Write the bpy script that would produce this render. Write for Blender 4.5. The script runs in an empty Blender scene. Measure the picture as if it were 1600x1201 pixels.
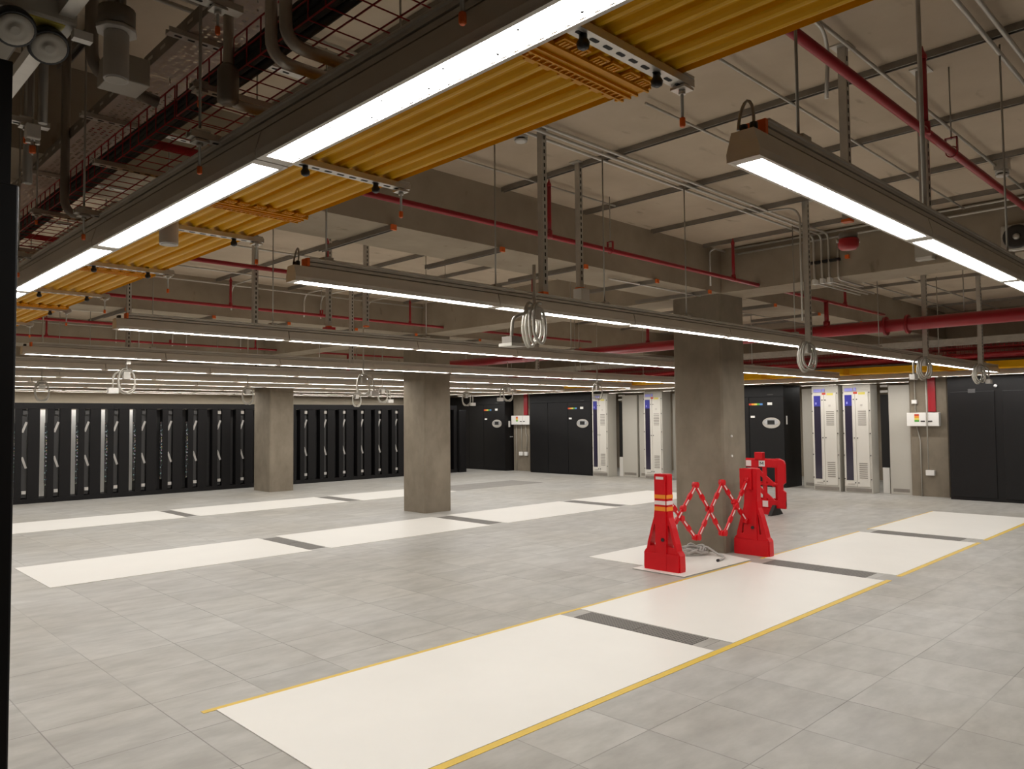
import bpy, bmesh, math, random
from mathutils import Vector, Matrix
random.seed(7)
PI = math.pi
SC = bpy.context.scene
COL = SC.collection
ORD = ['first','second','third','fourth','fifth','sixth','seventh','eighth','ninth','tenth','eleventh','twelfth','thirteenth',
       'fourteenth','fifteenth','sixteenth','seventeenth','eighteenth','nineteenth','twentieth','twenty-first','twenty-second']

# ------------------------------------------------------------------ materials
def mat(name, col, rough=0.5, metal=0.0, var=0.0, vscale=6.0, spec=0.5, bump=0.0, col2=None):
    m = bpy.data.materials.new(name); m.use_nodes = True
    nt = m.node_tree; b = nt.nodes['Principled BSDF']
    b.inputs['Roughness'].default_value = rough
    b.inputs['Metallic'].default_value = metal
    b.inputs['Specular IOR Level'].default_value = spec
    c = (*col, 1)
    b.inputs['Base Color'].default_value = c
    if var > 0 or col2:
        tc = nt.nodes.new('ShaderNodeTexCoord')
        n = nt.nodes.new('ShaderNodeTexNoise'); n.inputs['Scale'].default_value = vscale
        n.inputs['Detail'].default_value = 6; n.inputs['Roughness'].default_value = 0.62
        nt.links.new(tc.outputs['Object'], n.inputs['Vector'])
        r = nt.nodes.new('ShaderNodeValToRGB')
        lo = col2 or tuple(max(0, x*(1-var)) for x in col)
        hi = tuple(min(1, x*(1+var)) for x in col)
        r.color_ramp.elements[0].position = 0.3; r.color_ramp.elements[0].color = (*lo, 1)
        r.color_ramp.elements[1].position = 0.7; r.color_ramp.elements[1].color = (*hi, 1)
        nt.links.new(n.outputs['Fac'], r.inputs['Fac'])
        nt.links.new(r.outputs['Color'], b.inputs['Base Color'])
        if bump:
            bp = nt.nodes.new('ShaderNodeBump'); bp.inputs['Strength'].default_value = bump; bp.inputs['Distance'].default_value = 0.01
            nt.links.new(n.outputs['Fac'], bp.inputs['Height']); nt.links.new(bp.outputs['Normal'], b.inputs['Normal'])
    return m

def emis(name, col, s):
    m = bpy.data.materials.new(name); m.use_nodes = True
    b = m.node_tree.nodes['Principled BSDF']
    b.inputs['Base Color'].default_value = (0.8, 0.8, 0.8, 1)
    b.inputs['Emission Color'].default_value = (*col, 1)
    b.inputs['Emission Strength'].default_value = s
    return m

def N(nt, t, **k):
    n = nt.nodes.new(t)
    for a, v in k.items(): setattr(n, a, v)
    return n

def math_node(nt, op, a, b=None, c=None):
    n = nt.nodes.new('ShaderNodeMath'); n.operation = op
    for i, v in enumerate((a, b, c)):
        if v is None: continue
        if isinstance(v, (int, float)): n.inputs[i].default_value = v
        else: nt.links.new(v, n.inputs[i])
    return n.outputs[0]

def floor_material():
    m = bpy.data.materials.new('raised_floor_tiles'); m.use_nodes = True
    nt = m.node_tree; b = nt.nodes['Principled BSDF']; L = nt.links.new
    tc = N(nt, 'ShaderNodeTexCoord'); sp = N(nt, 'ShaderNodeSeparateXYZ'); L(tc.outputs['Object'], sp.inputs[0])
    u = math_node(nt, 'DIVIDE', math_node(nt, 'SUBTRACT', sp.outputs['X'], 1.742), 0.588)
    v = math_node(nt, 'DIVIDE', math_node(nt, 'SUBTRACT', sp.outputs['Y'], 1.935), 0.595)
    fu = math_node(nt, 'FRACT', u); fv = math_node(nt, 'FRACT', v)
    du = math_node(nt, 'MINIMUM', fu, math_node(nt, 'SUBTRACT', 1.0, fu))
    dv = math_node(nt, 'MINIMUM', fv, math_node(nt, 'SUBTRACT', 1.0, fv))
    dm = math_node(nt, 'MINIMUM', du, dv)
    # per-tile random
    iu = math_node(nt, 'FLOOR', u); iv = math_node(nt, 'FLOOR', v)
    cb = N(nt, 'ShaderNodeCombineXYZ'); L(iu, cb.inputs[0]); L(iv, cb.inputs[1])
    wn = N(nt, 'ShaderNodeTexWhiteNoise', noise_dimensions='3D'); L(cb.outputs[0], wn.inputs['Vector'])
    # seam strength varies from tile to tile
    seam = N(nt, 'ShaderNodeMapRange'); L(dm, seam.inputs['Value'])
    seam.inputs['From Min'].default_value = 0.0015; seam.inputs['From Max'].default_value = 0.0075
    seam.inputs['To Min'].default_value = 1.0; seam.inputs['To Max'].default_value = 0.0
    n0 = N(nt, 'ShaderNodeTexNoise'); n0.inputs['Scale'].default_value = 0.9; L(tc.outputs['Object'], n0.inputs['Vector'])
    sm = N(nt, 'ShaderNodeMapRange'); L(n0.outputs['Fac'], sm.inputs['Value'])
    sm.inputs['From Min'].default_value = 0.35; sm.inputs['From Max'].default_value = 0.65
    sm.inputs['To Min'].default_value = 0.25; sm.inputs['To Max'].default_value = 0.95
    seamf = math_node(nt, 'MULTIPLY', seam.outputs[0], sm.outputs[0])
    # streaky concrete print: streaks follow Y in most tiles
    mp = N(nt, 'ShaderNodeMapping'); L(tc.outputs['Object'], mp.inputs['Vector']); mp.inputs['Scale'].default_value = (2.2, 5.0, 1.0)
    off = N(nt, 'ShaderNodeVectorMath', operation='MULTIPLY_ADD')
    L(wn.outputs['Color'], off.inputs[0]); off.inputs[1].default_value = (7, 7, 7); L(mp.outputs[0], off.inputs[2])
    n1 = N(nt, 'ShaderNodeTexNoise'); n1.inputs['Scale'].default_value = 1.2; n1.inputs['Detail'].default_value = 8; n1.inputs['Roughness'].default_value = 0.6
    L(off.outputs[0], n1.inputs['Vector'])
    n2 = N(nt, 'ShaderNodeTexNoise'); n2.inputs['Scale'].default_value = 0.5; n2.inputs['Detail'].default_value = 4; L(tc.outputs['Object'], n2.inputs['Vector'])
    r1 = N(nt, 'ShaderNodeValToRGB'); L(n1.outputs['Fac'], r1.inputs['Fac'])
    r1.color_ramp.elements[0].position = 0.32; r1.color_ramp.elements[0].color = (0.352, 0.338, 0.312, 1)
    r1.color_ramp.elements[1].position = 0.72; r1.color_ramp.elements[1].color = (0.488, 0.474, 0.446, 1)
    r2 = N(nt, 'ShaderNodeValToRGB'); L(n2.outputs['Fac'], r2.inputs['Fac'])
    r2.color_ramp.elements[0].position = 0.35; r2.color_ramp.elements[0].color = (0.90, 0.875, 0.83, 1)
    r2.color_ramp.elements[1].position = 0.62; r2.color_ramp.elements[1].color = (1, 1, 1, 1)
    mx = N(nt, 'ShaderNodeMixRGB', blend_type='MULTIPLY'); mx.inputs[0].default_value = 1; L(r1.outputs[0], mx.inputs[1]); L(r2.outputs[0], mx.inputs[2])
    tr = N(nt, 'ShaderNodeMapRange'); L(wn.outputs['Value'], tr.inputs['Value']); tr.inputs['To Min'].default_value = 0.93; tr.inputs['To Max'].default_value = 1.04
    mt = N(nt, 'ShaderNodeVectorMath', operation='SCALE'); L(mx.outputs[0], mt.inputs[0]); L(tr.outputs[0], mt.inputs['Scale'])
    fin = N(nt, 'ShaderNodeMixRGB', blend_type='MIX'); L(seamf, fin.inputs[0]); L(mt.outputs[0], fin.inputs[1]); fin.inputs[2].default_value = (0.10, 0.09, 0.075, 1)
    L(fin.outputs[0], b.inputs['Base Color'])
    b.inputs['Roughness'].default_value = 0.42
    b.inputs['Specular IOR Level'].default_value = 0.35
    return m

def concrete_material(name, a, c, board=None, pits=True):
    m = bpy.data.materials.new(name); m.use_nodes = True
    nt = m.node_tree; b = nt.nodes['Principled BSDF']; L = nt.links.new
    tc = N(nt, 'ShaderNodeTexCoord')
    n1 = N(nt, 'ShaderNodeTexNoise'); n1.inputs['Scale'].default_value = 1.3; n1.inputs['Detail'].default_value = 9; n1.inputs['Roughness'].default_value = 0.62
    L(tc.outputs['Object'], n1.inputs['Vector'])
    r1 = N(nt, 'ShaderNodeValToRGB'); L(n1.outputs['Fac'], r1.inputs['Fac'])
    r1.color_ramp.elements[0].position = 0.3; r1.color_ramp.elements[0].color = (*a, 1)
    r1.color_ramp.elements[1].position = 0.68; r1.color_ramp.elements[1].color = (*c, 1)
    # dark pits and smears
    n2 = N(nt, 'ShaderNodeTexNoise'); n2.inputs['Scale'].default_value = 7; n2.inputs['Detail'].default_value = 3
    mp = N(nt, 'ShaderNodeMapping'); mp.inputs['Scale'].default_value = (0.35, 1.0, 1.0) if board else (1, 1, 0.45)
    L(tc.outputs['Object'], mp.inputs['Vector']); L(mp.outputs[0], n2.inputs['Vector'])
    r2 = N(nt, 'ShaderNodeValToRGB'); L(n2.outputs['Fac'], r2.inputs['Fac'])
    r2.color_ramp.elements[0].position = 0.22; r2.color_ramp.elements[0].color = (0.62, 0.60, 0.57, 1) if pits else (0.86, 0.85, 0.84, 1)
    r2.color_ramp.elements[1].position = 0.33 if pits else 0.55; r2.color_ramp.elements[1].color = (1, 1, 1, 1)
    mx = N(nt, 'ShaderNodeMixRGB', blend_type='MULTIPLY'); mx.inputs[0].default_value = 1; L(r1.outputs[0], mx.inputs[1]); L(r2.outputs[0], mx.inputs[2])
    out = mx.outputs[0]
    if board:
        sp = N(nt, 'ShaderNodeSeparateXYZ'); L(tc.outputs['Object'], sp.inputs[0])
        f = math_node(nt, 'FRACT', math_node(nt, 'DIVIDE', sp.outputs['X'], board))
        d = math_node(nt, 'MINIMUM', f, math_node(nt, 'SUBTRACT', 1.0, f))
        s = N(nt, 'ShaderNodeMapRange'); L(d, s.inputs['Value']); s.inputs['From Min'].default_value = 0.002; s.inputs['From Max'].default_value = 0.009
        s.inputs['To Min'].default_value = 0.45; s.inputs['To Max'].default_value = 0.0
        n3 = N(nt, 'ShaderNodeTexNoise'); n3.inputs['Scale'].default_value = 1.1; L(tc.outputs['Object'], n3.inputs['Vector'])
        k = N(nt, 'ShaderNodeMapRange'); L(n3.outputs['Fac'], k.inputs['Value']); k.inputs['From Min'].default_value = 0.42; k.inputs['From Max'].default_value = 0.6
        fm = N(nt, 'ShaderNodeMixRGB', blend_type='MIX'); L(math_node(nt, 'MULTIPLY', s.outputs[0], k.outputs[0]), fm.inputs[0]); L(out, fm.inputs[1]); fm.inputs[2].default_value = (0.06, 0.05, 0.035, 1)
        out = fm.outputs[0]
    L(out, b.inputs['Base Color'])
    b.inputs['Roughness'].default_value = 0.8; b.inputs['Specular IOR Level'].default_value = 0.2
    bp = N(nt, 'ShaderNodeBump'); bp.inputs['Strength'].default_value = 0.15; bp.inputs['Distance'].default_value = 0.01
    L(n1.outputs['Fac'], bp.inputs['Height']); L(bp.outputs['Normal'], b.inputs['Normal'])
    return m

def grille_material():
    m = bpy.data.materials.new('perforated_floor_grille'); m.use_nodes = True
    nt = m.node_tree; b = nt.nodes['Principled BSDF']; L = nt.links.new
    tc = N(nt, 'ShaderNodeTexCoord'); sp = N(nt, 'ShaderNodeSeparateXYZ'); L(tc.outputs['Object'], sp.inputs[0])
    fx = math_node(nt, 'SUBTRACT', math_node(nt, 'FRACT', math_node(nt, 'DIVIDE', sp.outputs['X'], 0.030)), 0.5)
    fy = math_node(nt, 'SUBTRACT', math_node(nt, 'FRACT', math_node(nt, 'DIVIDE', sp.outputs['Y'], 0.030)), 0.5)
    d = math_node(nt, 'ADD', math_node(nt, 'MULTIPLY', fx, fx), math_node(nt, 'MULTIPLY', fy, fy))
    h = math_node(nt, 'LESS_THAN', d, 0.085)
    mx = N(nt, 'ShaderNodeMixRGB'); L(h, mx.inputs[0]); mx.inputs[1].default_value = (0.17, 0.155, 0.135, 1); mx.inputs[2].default_value = (0.022, 0.02, 0.018, 1)
    L(mx.outputs[0], b.inputs['Base Color']); b.inputs['Roughness'].default_value = 0.6
    return m

def speckle_material():
    m = bpy.data.materials.new('patch_panel_ports'); m.use_nodes = True
    nt = m.node_tree; b = nt.nodes['Principled BSDF']; L = nt.links.new
    tc = N(nt, 'ShaderNodeTexCoord')
    v = N(nt, 'ShaderNodeTexVoronoi'); v.inputs['Scale'].default_value = 28; L(tc.outputs['Object'], v.inputs['Vector'])
    r = N(nt, 'ShaderNodeValToRGB'); L(v.outputs['Distance'], r.inputs['Fac'])
    r.color_ramp.elements[0].position = 0.28; r.color_ramp.elements[0].color = (1, 1, 1, 1)
    r.color_ramp.elements[1].position = 0.36; r.color_ramp.elements[1].color = (0, 0, 0, 1)
    hs = N(nt, 'ShaderNodeHueSaturation'); L(v.outputs['Color'], hs.inputs['Color']); hs.inputs['Saturation'].default_value = 0.65; hs.inputs['Value'].default_value = 0.75
    mx = N(nt, 'ShaderNodeMixRGB'); L(r.outputs[0], mx.inputs[0]); mx.inputs[1].default_value = (0.012, 0.012, 0.014, 1); L(hs.outputs[0], mx.inputs[2])
    L(mx.outputs[0], b.inputs['Base Color']); b.inputs['Roughness'].default_value = 0.4
    return m

M = {}
M['floor'] = floor_material()
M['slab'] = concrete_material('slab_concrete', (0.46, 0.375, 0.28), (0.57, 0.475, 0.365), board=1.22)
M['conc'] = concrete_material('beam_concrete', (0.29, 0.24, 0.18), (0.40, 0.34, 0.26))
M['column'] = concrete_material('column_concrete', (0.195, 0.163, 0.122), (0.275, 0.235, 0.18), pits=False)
M['wall'] = mat('painted_wall', (0.36, 0.31, 0.24), 0.85, var=0.06, vscale=1.5, spec=0.2)
M['sheet'] = mat('white_hardboard', (0.79, 0.765, 0.715), 0.38, var=0.02, vscale=1.5, spec=0.35)
M['tape'] = mat('yellow_tape', (0.70, 0.47, 0.05), 0.45, var=0.06, vscale=8)
M['grille'] = grille_material()
M['greytile'] = mat('grey_perforated_tile', (0.22, 0.205, 0.185), 0.6, var=0.1, vscale=30)
M['lens'] = emis('led_lens', (1.0, 0.975, 0.932), 39.0)
M['white_plastic'] = mat('white_plastic', (0.60, 0.575, 0.54), 0.4)
M['house'] = mat('luminaire_enamel', (0.66, 0.61, 0.54), 0.32, var=0.03)
M['trunk'] = mat('galvanised_trunking', (0.58, 0.54, 0.48), 0.38, 0.15, var=0.06)
M['galv'] = mat('galvanised_steel', (0.52, 0.49, 0.44), 0.40, 0.4, var=0.12, vscale=9)
M['galv_lt'] = mat('bright_galvanised_steel', (0.62, 0.59, 0.54), 0.36, 0.5, var=0.08, vscale=9)
M['galv_dk'] = mat('dull_galvanised_steel', (0.27, 0.245, 0.215), 0.45, 0.4, var=0.12, vscale=7)
M['zinc'] = mat('zinc_rod', (0.42, 0.40, 0.36), 0.4, 0.6)
M['dark'] = mat('black_slot', (0.012, 0.011, 0.010), 0.7)
M['orange'] = mat('orange_plastic_cap', (0.85, 0.16, 0.025), 0.45)
M['yellow'] = mat('yellow_duct_plastic', (0.80, 0.43, 0.005), 0.42, var=0.03, vscale=4, spec=0.22)
M['yellow_c'] = mat('yellow_coupler_plastic', (0.74, 0.33, 0.004), 0.45, spec=0.22)
M['black_plastic'] = mat('black_plastic', (0.016, 0.015, 0.016), 0.35)
M['redwire'] = mat('red_painted_wire', (0.42, 0.014, 0.020), 0.4)
M['redpipe'] = mat('red_painted_pipe', (0.36, 0.016, 0.024), 0.32, var=0.08, vscale=5)
M['perf'] = mat('perforated_tray_steel', (0.50, 0.41, 0.35), 0.45, 0.15, var=0.12, vscale=5)
M['cabblack'] = mat('black_cabinet_paint', (0.0075, 0.0068, 0.0070), 0.45, var=0.12, vscale=3, spec=0.3)
M['rackblack'] = mat('black_rack_paint', (0.007, 0.0062, 0.0065), 0.5, spec=0.25)
M['rackgrey'] = mat('dark_grey_rack_channel', (0.055, 0.053, 0.052), 0.5)
M['cabgrey'] = mat('light_grey_cabinet', (0.50, 0.475, 0.42), 0.45, var=0.02, vscale=2)
M['cabwhite'] = mat('off_white_cabinet_door', (0.66, 0.63, 0.57), 0.42)
M['window'] = mat('dark_blue_window', (0.03, 0.025, 0.045), 0.12, spec=0.6)
M['blue'] = mat('blue_sticker', (0.035, 0.035, 0.28), 0.35)
M['lilac'] = mat('lilac_logo', (0.30, 0.30, 0.72), 0.4)
M['redst'] = mat('red_sticker', (0.55, 0.06, 0.03), 0.4)
M['yelst'] = mat('yellow_sticker', (0.70, 0.60, 0.12), 0.4)
M['grnst'] = mat('green_sticker', (0.10, 0.38, 0.06), 0.4)
M['orgst'] = mat('orange_sticker', (0.80, 0.30, 0.03), 0.4)
M['blust'] = mat('light_blue_sticker', (0.10, 0.25, 0.60), 0.4)
M['white'] = mat('white_label', (0.82, 0.80, 0.76), 0.45)
M['silver'] = mat('silver_badge', (0.62, 0.62, 0.62), 0.25, 0.5)
M['barred'] = mat('red_barrier_plastic', (0.60, 0.006, 0.012), 0.36, var=0.05, vscale=6, spec=0.3)
M['reflw'] = mat('white_reflective_strip', (0.80, 0.66, 0.64), 0.4)
M['reflo'] = mat('orange_reflective_strip', (0.85, 0.27, 0.02), 0.4)
M['rubber'] = mat('black_rubber', (0.022, 0.02, 0.018), 0.8)
M['cable'] = mat('grey_cable_sheath', (0.42, 0.405, 0.38), 0.4)
M['conduit'] = mat('pale_flexible_conduit', (0.40, 0.375, 0.325), 0.45, var=0.06, vscale=30)
M['bellred'] = mat('red_bell_enamel', (0.42, 0.02, 0.025), 0.3)
M['horn'] = mat('dark_speaker_grille', (0.03, 0.026, 0.024), 0.5)
M['ports'] = speckle_material()
M['brownbox'] = mat('beige_end_plate', (0.52, 0.40, 0.25), 0.5)
M['soffit'] = mat('dark_soffit_paint', (0.30, 0.235, 0.17), 0.8, var=0.15, vscale=1.5)
M['bundle'] = mat('black_cable_bundle', (0.028, 0.024, 0.021), 0.6)
M['hiviz'] = mat('yellow_green_tag', (0.55, 0.62, 0.05), 0.5)

# ------------------------------------------------------------------ mesh builder
def turned(mb, start, c, d):
    # swing the shape added since index start so that its -Z axis looks along d
    q = Vector((0,0,-1)).rotation_difference(Vector(d)); c = Vector(c)
    for i in range(start, len(mb.v)): mb.v[i] = tuple(c + q @ (Vector(mb.v[i])-c))
    return mb

class MB:
    def __init__(s): s.v = []; s.f = []; s.mi = []; s.cur = 0; s.sm = []
    def add(s, vs, fs, smooth=False):
        o = len(s.v); s.v += [tuple(v) for v in vs]
        for f in fs: s.f.append([i+o for i in f]); s.mi.append(s.cur); s.sm.append(smooth)
        return s
    def m(s, i): s.cur = i; return s
    def box(s, x0, x1, y0, y1, z0, z1):
        x0, x1 = sorted((x0, x1)); y0, y1 = sorted((y0, y1)); z0, z1 = sorted((z0, z1))
        v = [(x0,y0,z0),(x1,y0,z0),(x1,y1,z0),(x0,y1,z0),(x0,y0,z1),(x1,y0,z1),(x1,y1,z1),(x0,y1,z1)]
        return s.add(v, [(0,3,2,1),(4,5,6,7),(0,1,5,4),(1,2,6,5),(2,3,7,6),(3,0,4,7)])
    def bar(s, p, q, w, h, up=(0,0,1)):
        p, q = Vector(p), Vector(q); d = (q-p).normalized(); up = Vector(up)
        a = d.cross(up)
        if a.length < 1e-4: a = d.cross(Vector((1,0,0)))
        a.normalize(); b = a.cross(d).normalized()
        v = []
        for e in (p, q):
            for i, j in ((-1,-1),(1,-1),(1,1),(-1,1)): v.append(e + a*(w/2*i) + b*(h/2*j))
        return s.add(v, [(0,3,2,1),(4,5,6,7),(0,1,5,4),(1,2,6,5),(2,3,7,6),(3,0,4,7)])
    def prism(s, prof, axis, a, b, ox=0, oz=0, smooth=False):
        # prof: list of (u, w), u across, w up; axis 'X' runs along X (u=Y), 'Y' runs along Y (u=X), 'Z' (u=X, w=Y)
        n = len(prof); v = []
        for t in (a, b):
            for (u, w) in prof:
                if axis == 'X': v.append((t, u+ox, w+oz))
                elif axis == 'Y': v.append((u+ox, t, w+oz))
                else: v.append((u+ox, w+oz, t))
        f = [tuple(range(n)), tuple(range(2*n-1, n-1, -1))]
        s.add(v, f)
        o = len(s.v)-2*n
        for i in range(n):
            j = (i+1) % n
            s.f.append([o+i, o+n+i, o+n+j, o+j]); s.mi.append(s.cur); s.sm.append(smooth)
        return s
    def tube(s, pts, r, n=8, cap=True):
        pts = [Vector(p) for p in pts]
        if len(pts) < 2: return s
        rr = r if isinstance(r, (list, tuple)) else [r]*len(pts)
        t0 = (pts[1]-pts[0]).normalized()
        up = Vector((0,0,1)) if abs(t0.z) < 0.9 else Vector((1,0,0))
        a = t0.cross(up).normalized(); vs = []
        for i, p in enumerate(pts):
            if i == 0: t = t0
            elif i == len(pts)-1: t = (pts[i]-pts[i-1]).normalized()
            else:
                t = ((pts[i+1]-p).normalized() + (p-pts[i-1]).normalized())
                t = t.normalized() if t.length > 1e-6 else (pts[i+1]-p).normalized()
            a = (a - t*a.dot(t))
            a = a.normalized() if a.length > 1e-6 else t.orthogonal().normalized()
            b = t.cross(a)
            for k in range(n):
                g = 2*PI*k/n; vs.append(p + a*(math.cos(g)*rr[i]) + b*(math.sin(g)*rr[i]))
        fs = []
        for i in range(len(pts)-1):
            for k in range(n):
                k2 = (k+1) % n; fs.append((i*n+k, i*n+k2, (i+1)*n+k2, (i+1)*n+k))
        s.add(vs, fs, True)
        if cap:
            o = len(s.v)-len(vs)
            s.f.append([o+k for k in range(n-1, -1, -1)]); s.mi.append(s.cur); s.sm.append(False)
            s.f.append([o+(len(pts)-1)*n+k for k in range(n)]); s.mi.append(s.cur); s.sm.append(False)
        return s
    def cyl(s, p, q, r, n=16, r2=None): return s.tube([p, q], [r, r if r2 is None else r2], n)
    def lathe(s, c, prof, n=24, axis='Z'):
        # prof: (radius, height)
        vs = []
        for (r, h) in prof:
            for k in range(n):
                g = 2*PI*k/n; u, w = math.cos(g)*r, math.sin(g)*r
                vs.append({'Z': (c[0]+u, c[1]+w, c[2]+h), 'X': (c[0]+h, c[1]+u, c[2]+w), 'Y': (c[0]+u, c[1]+h, c[2]+w)}[axis])
        fs = []
        for i in range(len(prof)-1):
            for k in range(n):
                k2 = (k+1) % n; fs.append((i*n+k, i*n+k2, (i+1)*n+k2, (i+1)*n+k))
        s.add(vs, fs, True)
        o = len(s.v)-len(vs)
        s.f.append([o+k for k in range(n-1,-1,-1)]); s.mi.append(s.cur); s.sm.append(False)
        s.f.append([o+(len(prof)-1)*n+k for k in range(n)]); s.mi.append(s.cur); s.sm.append(False)
        return s
    def build(s, name, mats, parent=None, bevel=0):
        if not isinstance(mats, (list, tuple)): mats = [mats]
        off = Vector((0,0,0)); p = parent
        while p is not None: off += p.location; p = p.parent
        me = bpy.data.meshes.new(name)
        me.from_pydata([tuple(Vector(v)-off) for v in s.v], [], s.f)
        for m_ in mats: me.materials.append(m_)
        for pl, mi, sm in zip(me.polygons, s.mi, s.sm): pl.material_index = mi; pl.use_smooth = sm
        bm = bmesh.new(); bm.from_mesh(me); bmesh.ops.recalc_face_normals(bm, faces=bm.faces); bm.to_mesh(me); bm.free()
        o = bpy.data.objects.new(name, me); COL.objects.link(o)
        if parent: o.parent = parent
        if bevel:
            b = o.modifiers.new('bevel', 'BEVEL'); b.width = bevel; b.segments = 2; b.limit_method = 'ANGLE'
        return o

def tag(o, label=None, cat=None, group=None, kind=None):
    if label: o['label'] = label
    if cat: o['category'] = cat
    if group: o['group'] = group
    if kind: o['kind'] = kind
    return o
def thing(name, label, cat, loc=(0,0,0), group=None):
    o = bpy.data.objects.new(name, None); o.empty_display_size = 0.1; COL.objects.link(o); o.location = loc
    return tag(o, label, cat, group)
def dup(root, loc, label=None, group=None):
    r = root.copy(); COL.objects.link(r); r.location = loc
    if label: r['label'] = label
    if group: r['group'] = group
    for ch in list(root.children):
        c = ch.copy(); COL.objects.link(c); c.parent = r
        for g in list(ch.children):
            d = g.copy(); COL.objects.link(d); d.parent = c
    return r
def fillet(pts, r, n=6):
    pts = [Vector(p) for p in pts]; out = [pts[0]]
    for i in range(1, len(pts)-1):
        p, a, b = pts[i], (pts[i-1]-pts[i]), (pts[i+1]-pts[i])
        k = min(r, a.length*0.49, b.length*0.49)
        s, e = p + a.normalized()*k, p + b.normalized()*k
        for j in range(n+1):
            t = j/n; out.append(s*(1-t)**2 + p*2*t*(1-t) + e*t*t)
    out.append(pts[-1]); return out

# ------------------------------------------------------------------ setting
SLAB, BEAM = 3.80, 3.25
X0, X1, Y0, Y1 = -1.6, 21.0, -5.0, 21.6
tag(MB().box(X0, X1, Y0, Y1, -0.1, 0).build('floor', M['floor']), 'raised floor of warm grey concrete-look square tiles', 'floor', kind='structure')
tag(MB().box(X0, X1, Y0, Y1, SLAB, SLAB+0.15).build('ceiling', M['slab']), 'bare concrete ceiling slab with board marks', 'ceiling', kind='structure')
tag(MB().box(X0-0.1, X1+0.1, Y1, Y1+0.1, -0.1, SLAB+0.15).build('wall_left', M['wall']), 'beige wall behind the row of open black racks', 'wall', kind='structure')
tag(MB().box(X1, X1+0.1, Y0, Y1, -0.1, SLAB+0.15).build('wall_right', M['conc']), 'dim concrete wall beyond the cooling units', 'wall', kind='structure')
tag(MB().box(X0-0.1, X0, Y0, Y1, -0.1, SLAB+0.15).build('wall_near', M['soffit']), 'brown wall behind the near black cabinet', 'wall', kind='structure')
tag(MB().box(X0-0.1, X1+0.1, Y0-0.1, Y0, -0.1, SLAB+0.15).build('wall_back', M['conc']), 'concrete wall behind the viewer', 'wall', kind='structure')

ROWS = [(5.0, 5.73), (11.08, 11.74), (17.2, 18.05)]
for i, (a, b) in enumerate(ROWS):
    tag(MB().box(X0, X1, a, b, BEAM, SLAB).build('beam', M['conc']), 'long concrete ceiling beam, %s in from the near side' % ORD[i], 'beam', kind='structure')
for k, bx in enumerate(((8.62, 9.22), (17.5, 18.2))):
    ys = [Y0] + [y for r in ROWS for y in r] + [Y1]
    for j in range(0, len(ys), 2):
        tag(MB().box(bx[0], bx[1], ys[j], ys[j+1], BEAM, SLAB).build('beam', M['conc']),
            'concrete cross beam %s, %s bay' % ('over the three free columns' if k == 0 else 'above the wall of cabinets', ORD[j//2]), 'beam', kind='structure')
def column(x0, x1, y0, y1, label, top=BEAM):
    c = 0.025
    pr = [(x0+c,y0),(x1-c,y0),(x1,y0+c),(x1,y1-c),(x1-c,y1),(x0+c,y1),(x0,y1-c),(x0,y0+c)]
    return tag(MB().prism(pr, 'Z', 0, top).build('column', M['column']), label, 'column', kind='structure')
column(8.62, 9.20, 5.02, 5.73, 'square concrete column behind the red expanding barrier')
column(8.66, 9.28, 11.08, 11.74, 'square concrete column in the middle of the hall, before the rack row end')
column(8.78, 9.40, 17.2, 18.05, 'square concrete column standing just before the open black racks')
PIL = [(17.42, 4.98, 5.72, 'concrete wall pillar beside the double black doors'), (17.7, 11.05, 11.75, 'concrete wall pillar mostly hidden behind the near column'),
       (17.75, 17.25, 18.02, 'concrete wall pillar between the two far black cooling units')]
for x, a, b, l in PIL: column(x, x+0.7, a, b, l)

# ------------------------------------------------------------------ floor sheets, tape, grilles
SROW = [(3.02, 4.52, 'front', [(1.975, 5.0), (5.27, 8.30), (8.66, 11.53), (11.90, 14.80)]),
        (9.06, 10.60, 'middle', [(2.20, 5.22), (5.50, 8.42), (8.77, 11.73), (12.10, 14.80)]),
        (13.86, 15.30, 'far', [(0.9, 5.50), (5.74, 8.85), (9.20, 11.75)])]
for y0, y1, nm, xs in SROW:
    for i, (a, b) in enumerate(xs):
        o = MB().box(a, b, y0, y1, 0.0, 0.004).build('floor_sheet', M['sheet'])
        tag(o, 'white protective sheet, %s along the %s strip on the floor' % (ORD[i], nm), 'sheet', 'white sheets of the %s strip' % nm)
        if i+1 < len(xs):
            g0, g1 = b+0.02, xs[i+1][0]-0.02
            ym = (y0+y1)/2; in0, in1 = (0.2, 0.14) if nm == 'front' else (0.12, 0.12)
            t = thing('floor_grille', 'dark perforated grille between %s and %s sheet of the %s strip' % (ORD[i], ORD[i+1], nm), 'floor grille', ((g0+g1)/2, ym, 0), 'floor grilles in the %s strip' % nm)
            for (c, d) in ((y0+in0, ym-0.005), (ym+0.005, y1-in1)):
                MB().box(g0, g1, c, d, 0.0, 0.003).build('perforated_plate', M['grille'], t)
TAPE = [(1.90, 5.14, 4.522, 4.565), (5.14, 8.34, 4.522, 4.56), (8.60, 11.56, 4.522, 4.555), (11.86, 14.82, 4.522, 4.55),
        (1.90, 5.12, 2.965, 3.018), (5.12, 8.36, 2.965, 3.018), (8.62, 11.58, 2.965, 3.018), (11.84, 14.85, 2.965, 3.018)]
for i, (a, b, c, d) in enumerate(TAPE):
    tag(MB().box(a, b, c, d, 0.0, 0.002).build('floor_tape', M['tape']),
        'yellow floor tape along the %s edge of the %s front sheet' % ('far' if i < 4 else 'near', ORD[i % 4]), 'tape', 'yellow tape edging the front strip')
k = 0
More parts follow.
